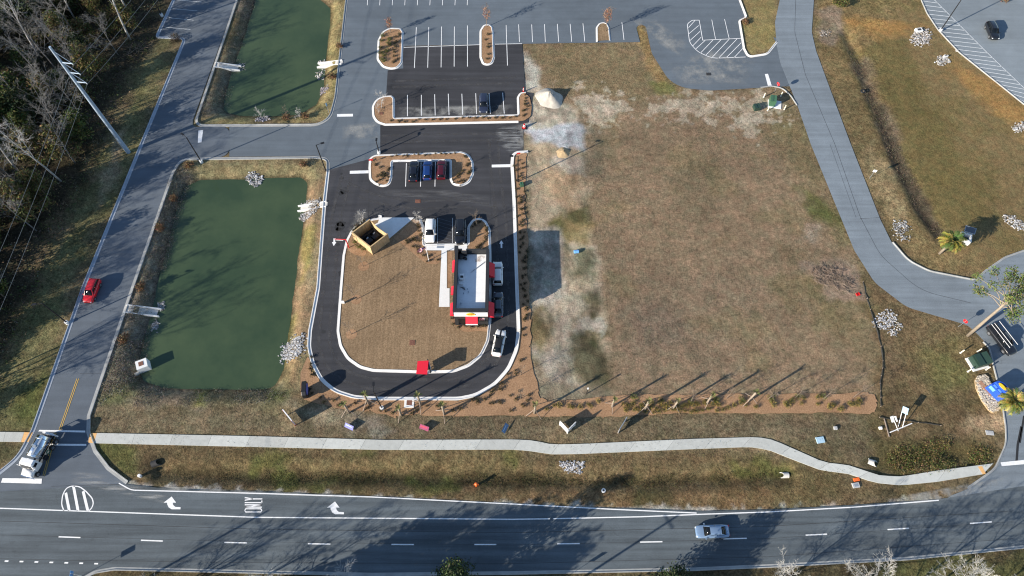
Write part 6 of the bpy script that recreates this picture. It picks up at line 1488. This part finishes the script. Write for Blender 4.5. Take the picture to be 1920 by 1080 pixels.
plab=['young palm nearest the black monument sign','young palm left of the lamp below the drive lane','young palm between that lamp and the white inlet pad','young palm right of the white inlet pad','young palm above the magenta yard sign','young palm above the white V sign at the bed corner','young palm above the weathered grey board sign','second young palm in the lot front bed from its left end','third young palm in the lot front bed from its left end','fourth young palm in the lot front bed from its left end','rightmost young palm of the lot front bed']
PC=[(.13,.15,.05),(.085,.11,.035),(.18,.175,.06),(.22,.18,.09)]
pp=None
for (px,lab) in zip(pal,plab):
    g=G(*px)
    if pp is None:
        T,K,S=palm(4.3,3,15,.62,PC,.16,True,.25); pp=thing('young_palm',lab,'palm',(g.x,g.y,.02),rw.uniform(0,6),GP); T.build('trunk',M['palm_bark'],pp,True); K.build('fronds',M['leafm'],pp); S.build('prop',M['wood_old'],pp); pk=kids(pp)
    else: dup(pp,(g.x,g.y,.02),rw.uniform(0,6),lab,rw.uniform(.85,1.12),GP,pk)
YG=[(.20,.19,.035),(.11,.14,.035),(.07,.11,.03),(.34,.27,.08),(.26,.23,.05)]
for px,lab,h,fl in (((1762,475),'full palm with yellowing skirt beside the white concrete box',4.2,2.1),((1868,768),'full green palm beside the blue sign',4.3,2.0)):
    g=G(*px); T,K,S=palm(h,int(px[0]),72,fl,YG,.22,False,.75); t=thing('palm_tree',lab,'palm',(g.x,g.y,gz(g.x,g.y))); T.build('trunk',M['palm_bark'],t,True); K.build('fronds',M['leafm'],t)
# young bare trees
GY='young bare trees in the beds and on the lawn'
yb=[((1098+197,754),'young bare tree between the third and fourth front bed palms',1.0),((1362,747),'young bare tree between the last two front bed palms',1.0),((1439,749),'young bare tree just right of the last front bed palm',1.0),((1490,747),'young bare tree in the middle of the right bed end',1.0),((1543,749),'young bare tree near the right bed end',1.0),((1600,745),'rightmost young bare tree beside the silt fence',1.05),
    ((668,562),'young bare tree ringed with straw high on the loop lawn',1.15),((659,627),'young bare tree ringed with straw low on the loop lawn',1.1),((976,703),'young bare tree in the bed by the lower drive curve',.9),((976,748),'young bare tree in the bed corner below the drive curve',.9),
    ((714,319),'young bare tree in the left end of the three car island',.7),((867,314),'young bare tree in the right end of the three car island',.7),((1037,170),'small brown sapling behind the sand pile',.8),((894,424),'young tree with orange twigs behind the black SUV',1.0),((682,500),'young bare tree below the timber enclosure',.9),((540,793-571+0),'thin sapling at the foot of the upper pond',.8)]
for i,(px,lab,s) in enumerate(yb):
    g=G(*px); place(('yb',i%2),'young_tree',lab,'tree',(g.x,g.y,max(.0,gz(g.x,g.y))+.02),rw.uniform(0,6),s,GY,lambda i=i: bare_tree(4.2,300+i,.06,.4,.55,6,4,3,2,.012),M['bark_brown'],M['bark_brown'])
mbp=MB()
for px in ((668,562),(659,627),(682,500)):
    g=G(*px); mbp.disc((g.x,g.y,.105),.95,18)
struct(mbp.build('straw_ring',M['mulch']),'rings of straw around the lawn trees')
for px,lab,h,k in (((681,413),'pale grey bare shrub tree behind the timber enclosure',3.6,1),((716,203),'pale twiggy tree in the round end of the striped lot island',4.3,2),((490,221),'pale twiggy tree at the foot of the upper pond',3.0,3),((783,414),'pale twiggy tree beside the concrete apron',3.2,4),((562,218),'pale twiggy bush left of the pond corner',2.4,5)):
    g=G(*px); mk_tree('bare_shrub_tree',lab,'tree',(g.x,g.y,.0),bare_tree(h,400+k,.07,.12,.95,9,5,4,3,.014),M['bark_pale'],M['bark_pale'],rw.uniform(0,6))
LR=[(.30,.15,.09),(.24,.11,.06),(.36,.20,.13)]
for px,lab,h in (((1136,58),'leafy russet tree in the grass island',6.2),((733,62),'small russet tree in the left planter of the top lot',4.0),((913,50),'thin reddish tree in the capsule planter',5.2)):
    g=G(*px); T,K=bare_tree(h,int(px[0]),.08,.3,.5,8,4,3,2,.014); n=(620 if h>6 else 380 if h<5 else 260); leaves(K,(0,0,h*.68),(h*.13,h*.13,h*.30),n,.11,LR,int(px[0]),5)
    for i in range(len(K.c)): K.c[i]=K.c[i] or (.20,.14,.11)
    mk_tree('russet_tree',lab,'tree',(g.x,g.y,.1),(T,K),M['bark_brown'],M['leafm'])
# brush piles
def brush(name,label,px,n,seed,ln):
    P=[G2(p) for p in px]; cx=sum(p[0] for p in P)/len(P); cy=sum(p[1] for p in P)/len(P); rr=random.Random(seed); mb=MB(); i=0
    while i<n:
        x,y=rr.uniform(min(p[0] for p in P),max(p[0] for p in P)),rr.uniform(min(p[1] for p in P),max(p[1] for p in P))
        if sdist(P,np.array([x]),np.array([y]))[0]>0: continue
        i+=1; a=rr.uniform(0,6.28); z=rr.uniform(.05,.45); d=Vector((math.cos(a),math.sin(a),rr.uniform(-.1,.35))); p=Vector((x-cx,y-cy,z)); k=rr.uniform(.4,1)*ln
        mb.tube([p,p+d*k*.5+Vector((rr.uniform(-.1,.1),rr.uniform(-.1,.1),.05)),p+d*k],[.035,.025,.012],3,0,False)
    o=mb.build(name,M['twig'],None,False,(cx,cy,-.05)); tag(o,label,'brush pile')
brush('brush_pile','heap of dry reddish brush and branches at the lot edge',[(1518,510),(1545,500),(1570,505),(1598,530),(1590,550),(1560,540),(1525,530)],240,3,1.6)
brush('fallen_branches','pale fallen branches at the wood edge',[(222,100),(262,82),(268,92),(240,108)],26,4,3.0)
# right-hand big tree
g=G(1815,629); T,K=MB(),MB(); top=G(1893,562,13)-g
T.tube([(0,0,-.2),(top.x*.33,top.y*.33,4.4),(top.x*.66,top.y*.66,8.8),(top.x,top.y,13)],[.29,.25,.2,.13],10)
rr=random.Random(77)
for i in range(27):
    u=rr.uniform(.80,1.08); a=rr.uniform(0,6.28); r=rr.uniform(.9,4.3); p=Vector((top.x*min(u,1),top.y*min(u,1),13*min(u,1))); e=Vector((top.x+1.0+r*math.cos(a),top.y+1.8+r*math.sin(a)*1.1,11.0+rr.uniform(0,3.6)))
    T.tube([p,p.lerp(e,.5)+Vector((0,0,.3)),e],[.09,.06,.02],5,0,False); leaves(K,e,(.75,.75,.5),150,.17,[(.09,.13,.035),(.13,.16,.045),(.06,.095,.03),(.17,.18,.06)],900+i,10)
mk_tree('tall_tree','tall leaning tree with bright green tufts at the right edge','tree',(g.x,g.y,-.05),(T,K),M['palm_bark'],M['leafm'])
# trees south of the main road: most stand just outside the picture and shade the road
GS='evergreen trees south of the main road'; GSB='bare trees south of the main road'
sv=[(-27.5,1.2,14.5),(-37,2.0,14),(-41.5,-.5,13),(-20,-2,13.8),(-33,-3.5,15),(-52,-4,12.5),(-46,-7,14),(-25,-6,15),(12.5,2.2,11.5),(9,-3,11),(-58,-8,13)]
for i,(x,y,h) in enumerate(sv):
    place(('se',i%3),'evergreen_tree','dense evergreen tree south of the main road','tree',(x,y,-.1),rw.uniform(0,6),h/12.0,GS,lambda i=i: leafy_tree(12,500+i,(3.6,3.2,3.9)[i%3],DARK,5200,.30,.26,.3),M['bark_brown'],M['leafm'])
for x,y,h,lab in ((-7.6,10.3,11.0,'dark evergreen tree at the bottom edge below the road centre'),(21.8,9.6,8.0,'dark evergreen tree at the bottom edge right of centre'),(-16.5+10,6.0,6,'small dark evergreen beside the bottom centre tree')):
    T,K=leafy_tree(h,int(h*10+x),2.6,[(.030,.050,.020),(.045,.066,.026),(.06,.08,.035)],3600,.20,.16,.2); mk_tree('evergreen_tree',lab,'tree',(x,y,-.1),(T,K),M['bark_brown'],M['leafm'])
bv=[(-57.6,3.0,14),(-47,4.0,13),(23.5,2.2,14),(35.5,2.6,14),(47.5,4.5,14),(57,3,13.5),(-66,2,12),(29,-1,13),(65,6,14)]
for i,(x,y,h) in enumerate(bv):
    place(('sb',i%2),'bare_tree','bare tree just south of the main road','tree',(x,y,-.1),rw.uniform(0,6),h/14,GSB,lambda i=i: bare_tree(14,600+i,.22,.3,.6,9,6,5,3,.022),M['bark'],M['bark_pale'])
for i,(x,y,h,lab) in enumerate(((-22.3,9.4,9.5,'pale bare tree at the bottom edge left of the dark evergreen'),(-34.0,8.8,8.0,'pale bare twigs at the bottom edge far left of the evergreen'),(-48.5,8.2,7.0,'low bare tree at the bottom edge near the left junction'),(37.0,9.6,10.5,'spreading pale bare tree at the bottom edge, left of three'),(48.6,9.8,10.5,'spreading pale bare tree at the bottom edge, middle of three'),(60.8,10.6,10.5,'spreading pale bare tree at the bottom edge, right of three'))):
    mk_tree('bare_tree',lab,'tree',(x,y,-.1),bare_tree(h,700+i,.13,.18,.95,12,6,6,5,.015),M['bark_pale'],M['bark_white'],rw.uniform(0,6))

# ================================================================== LIGHT, SKY, CAMERA
EL,AZ=21.5,239.5      # sun height; bearing clockwise from +Y
sd_=Vector((math.sin(R(AZ))*math.cos(R(EL)),math.cos(R(AZ))*math.cos(R(EL)),math.sin(R(EL))))
sl=bpy.data.lights.new('sun','SUN'); sl.energy=5.0; sl.angle=R(.5); sl.color=(1,.90,.76)
so=bpy.data.objects.new('sun',sl); C.objects.link(so); so.rotation_euler=sd_.to_track_quat('Z','Y').to_euler(); so.location=(0,0,150)
w=bpy.data.worlds.new('World'); bpy.context.scene.world=w; w.use_nodes=True; nt=w.node_tree
sky=nt.nodes.new('ShaderNodeTexSky'); sky.sky_type='NISHITA'; sky.sun_disc=False; sky.sun_elevation=R(EL); sky.sun_rotation=R(AZ); sky.altitude=20; sky.air_density=1.0; sky.dust_density=.3; sky.ozone_density=2.0
bg=nt.nodes['Background']; bg.inputs['Strength'].default_value=.10; nt.links.new(sky.outputs[0],bg.inputs[0])
sc=bpy.context.scene
cam=bpy.data.cameras.new('camera'); cam.sensor_width=36; cam.lens=36*FOC/1920; cam.clip_end=20000; cam.clip_start=.5
co=bpy.data.objects.new('camera',cam); C.objects.link(co); co.location=(0,0,CAM_H); co.rotation_euler=(R(90-PITCH),0,0); sc.camera=co
sc.view_settings.view_transform='Standard'; sc.view_settings.look='None'; sc.view_settings.gamma=1; sc.view_settings.use_curve_mapping=False
sc.view_settings.exposure=0.85
sc.cycles.filter_width=1.15; sc.cycles.max_bounces=5; sc.cycles.transparent_max_bounces=6
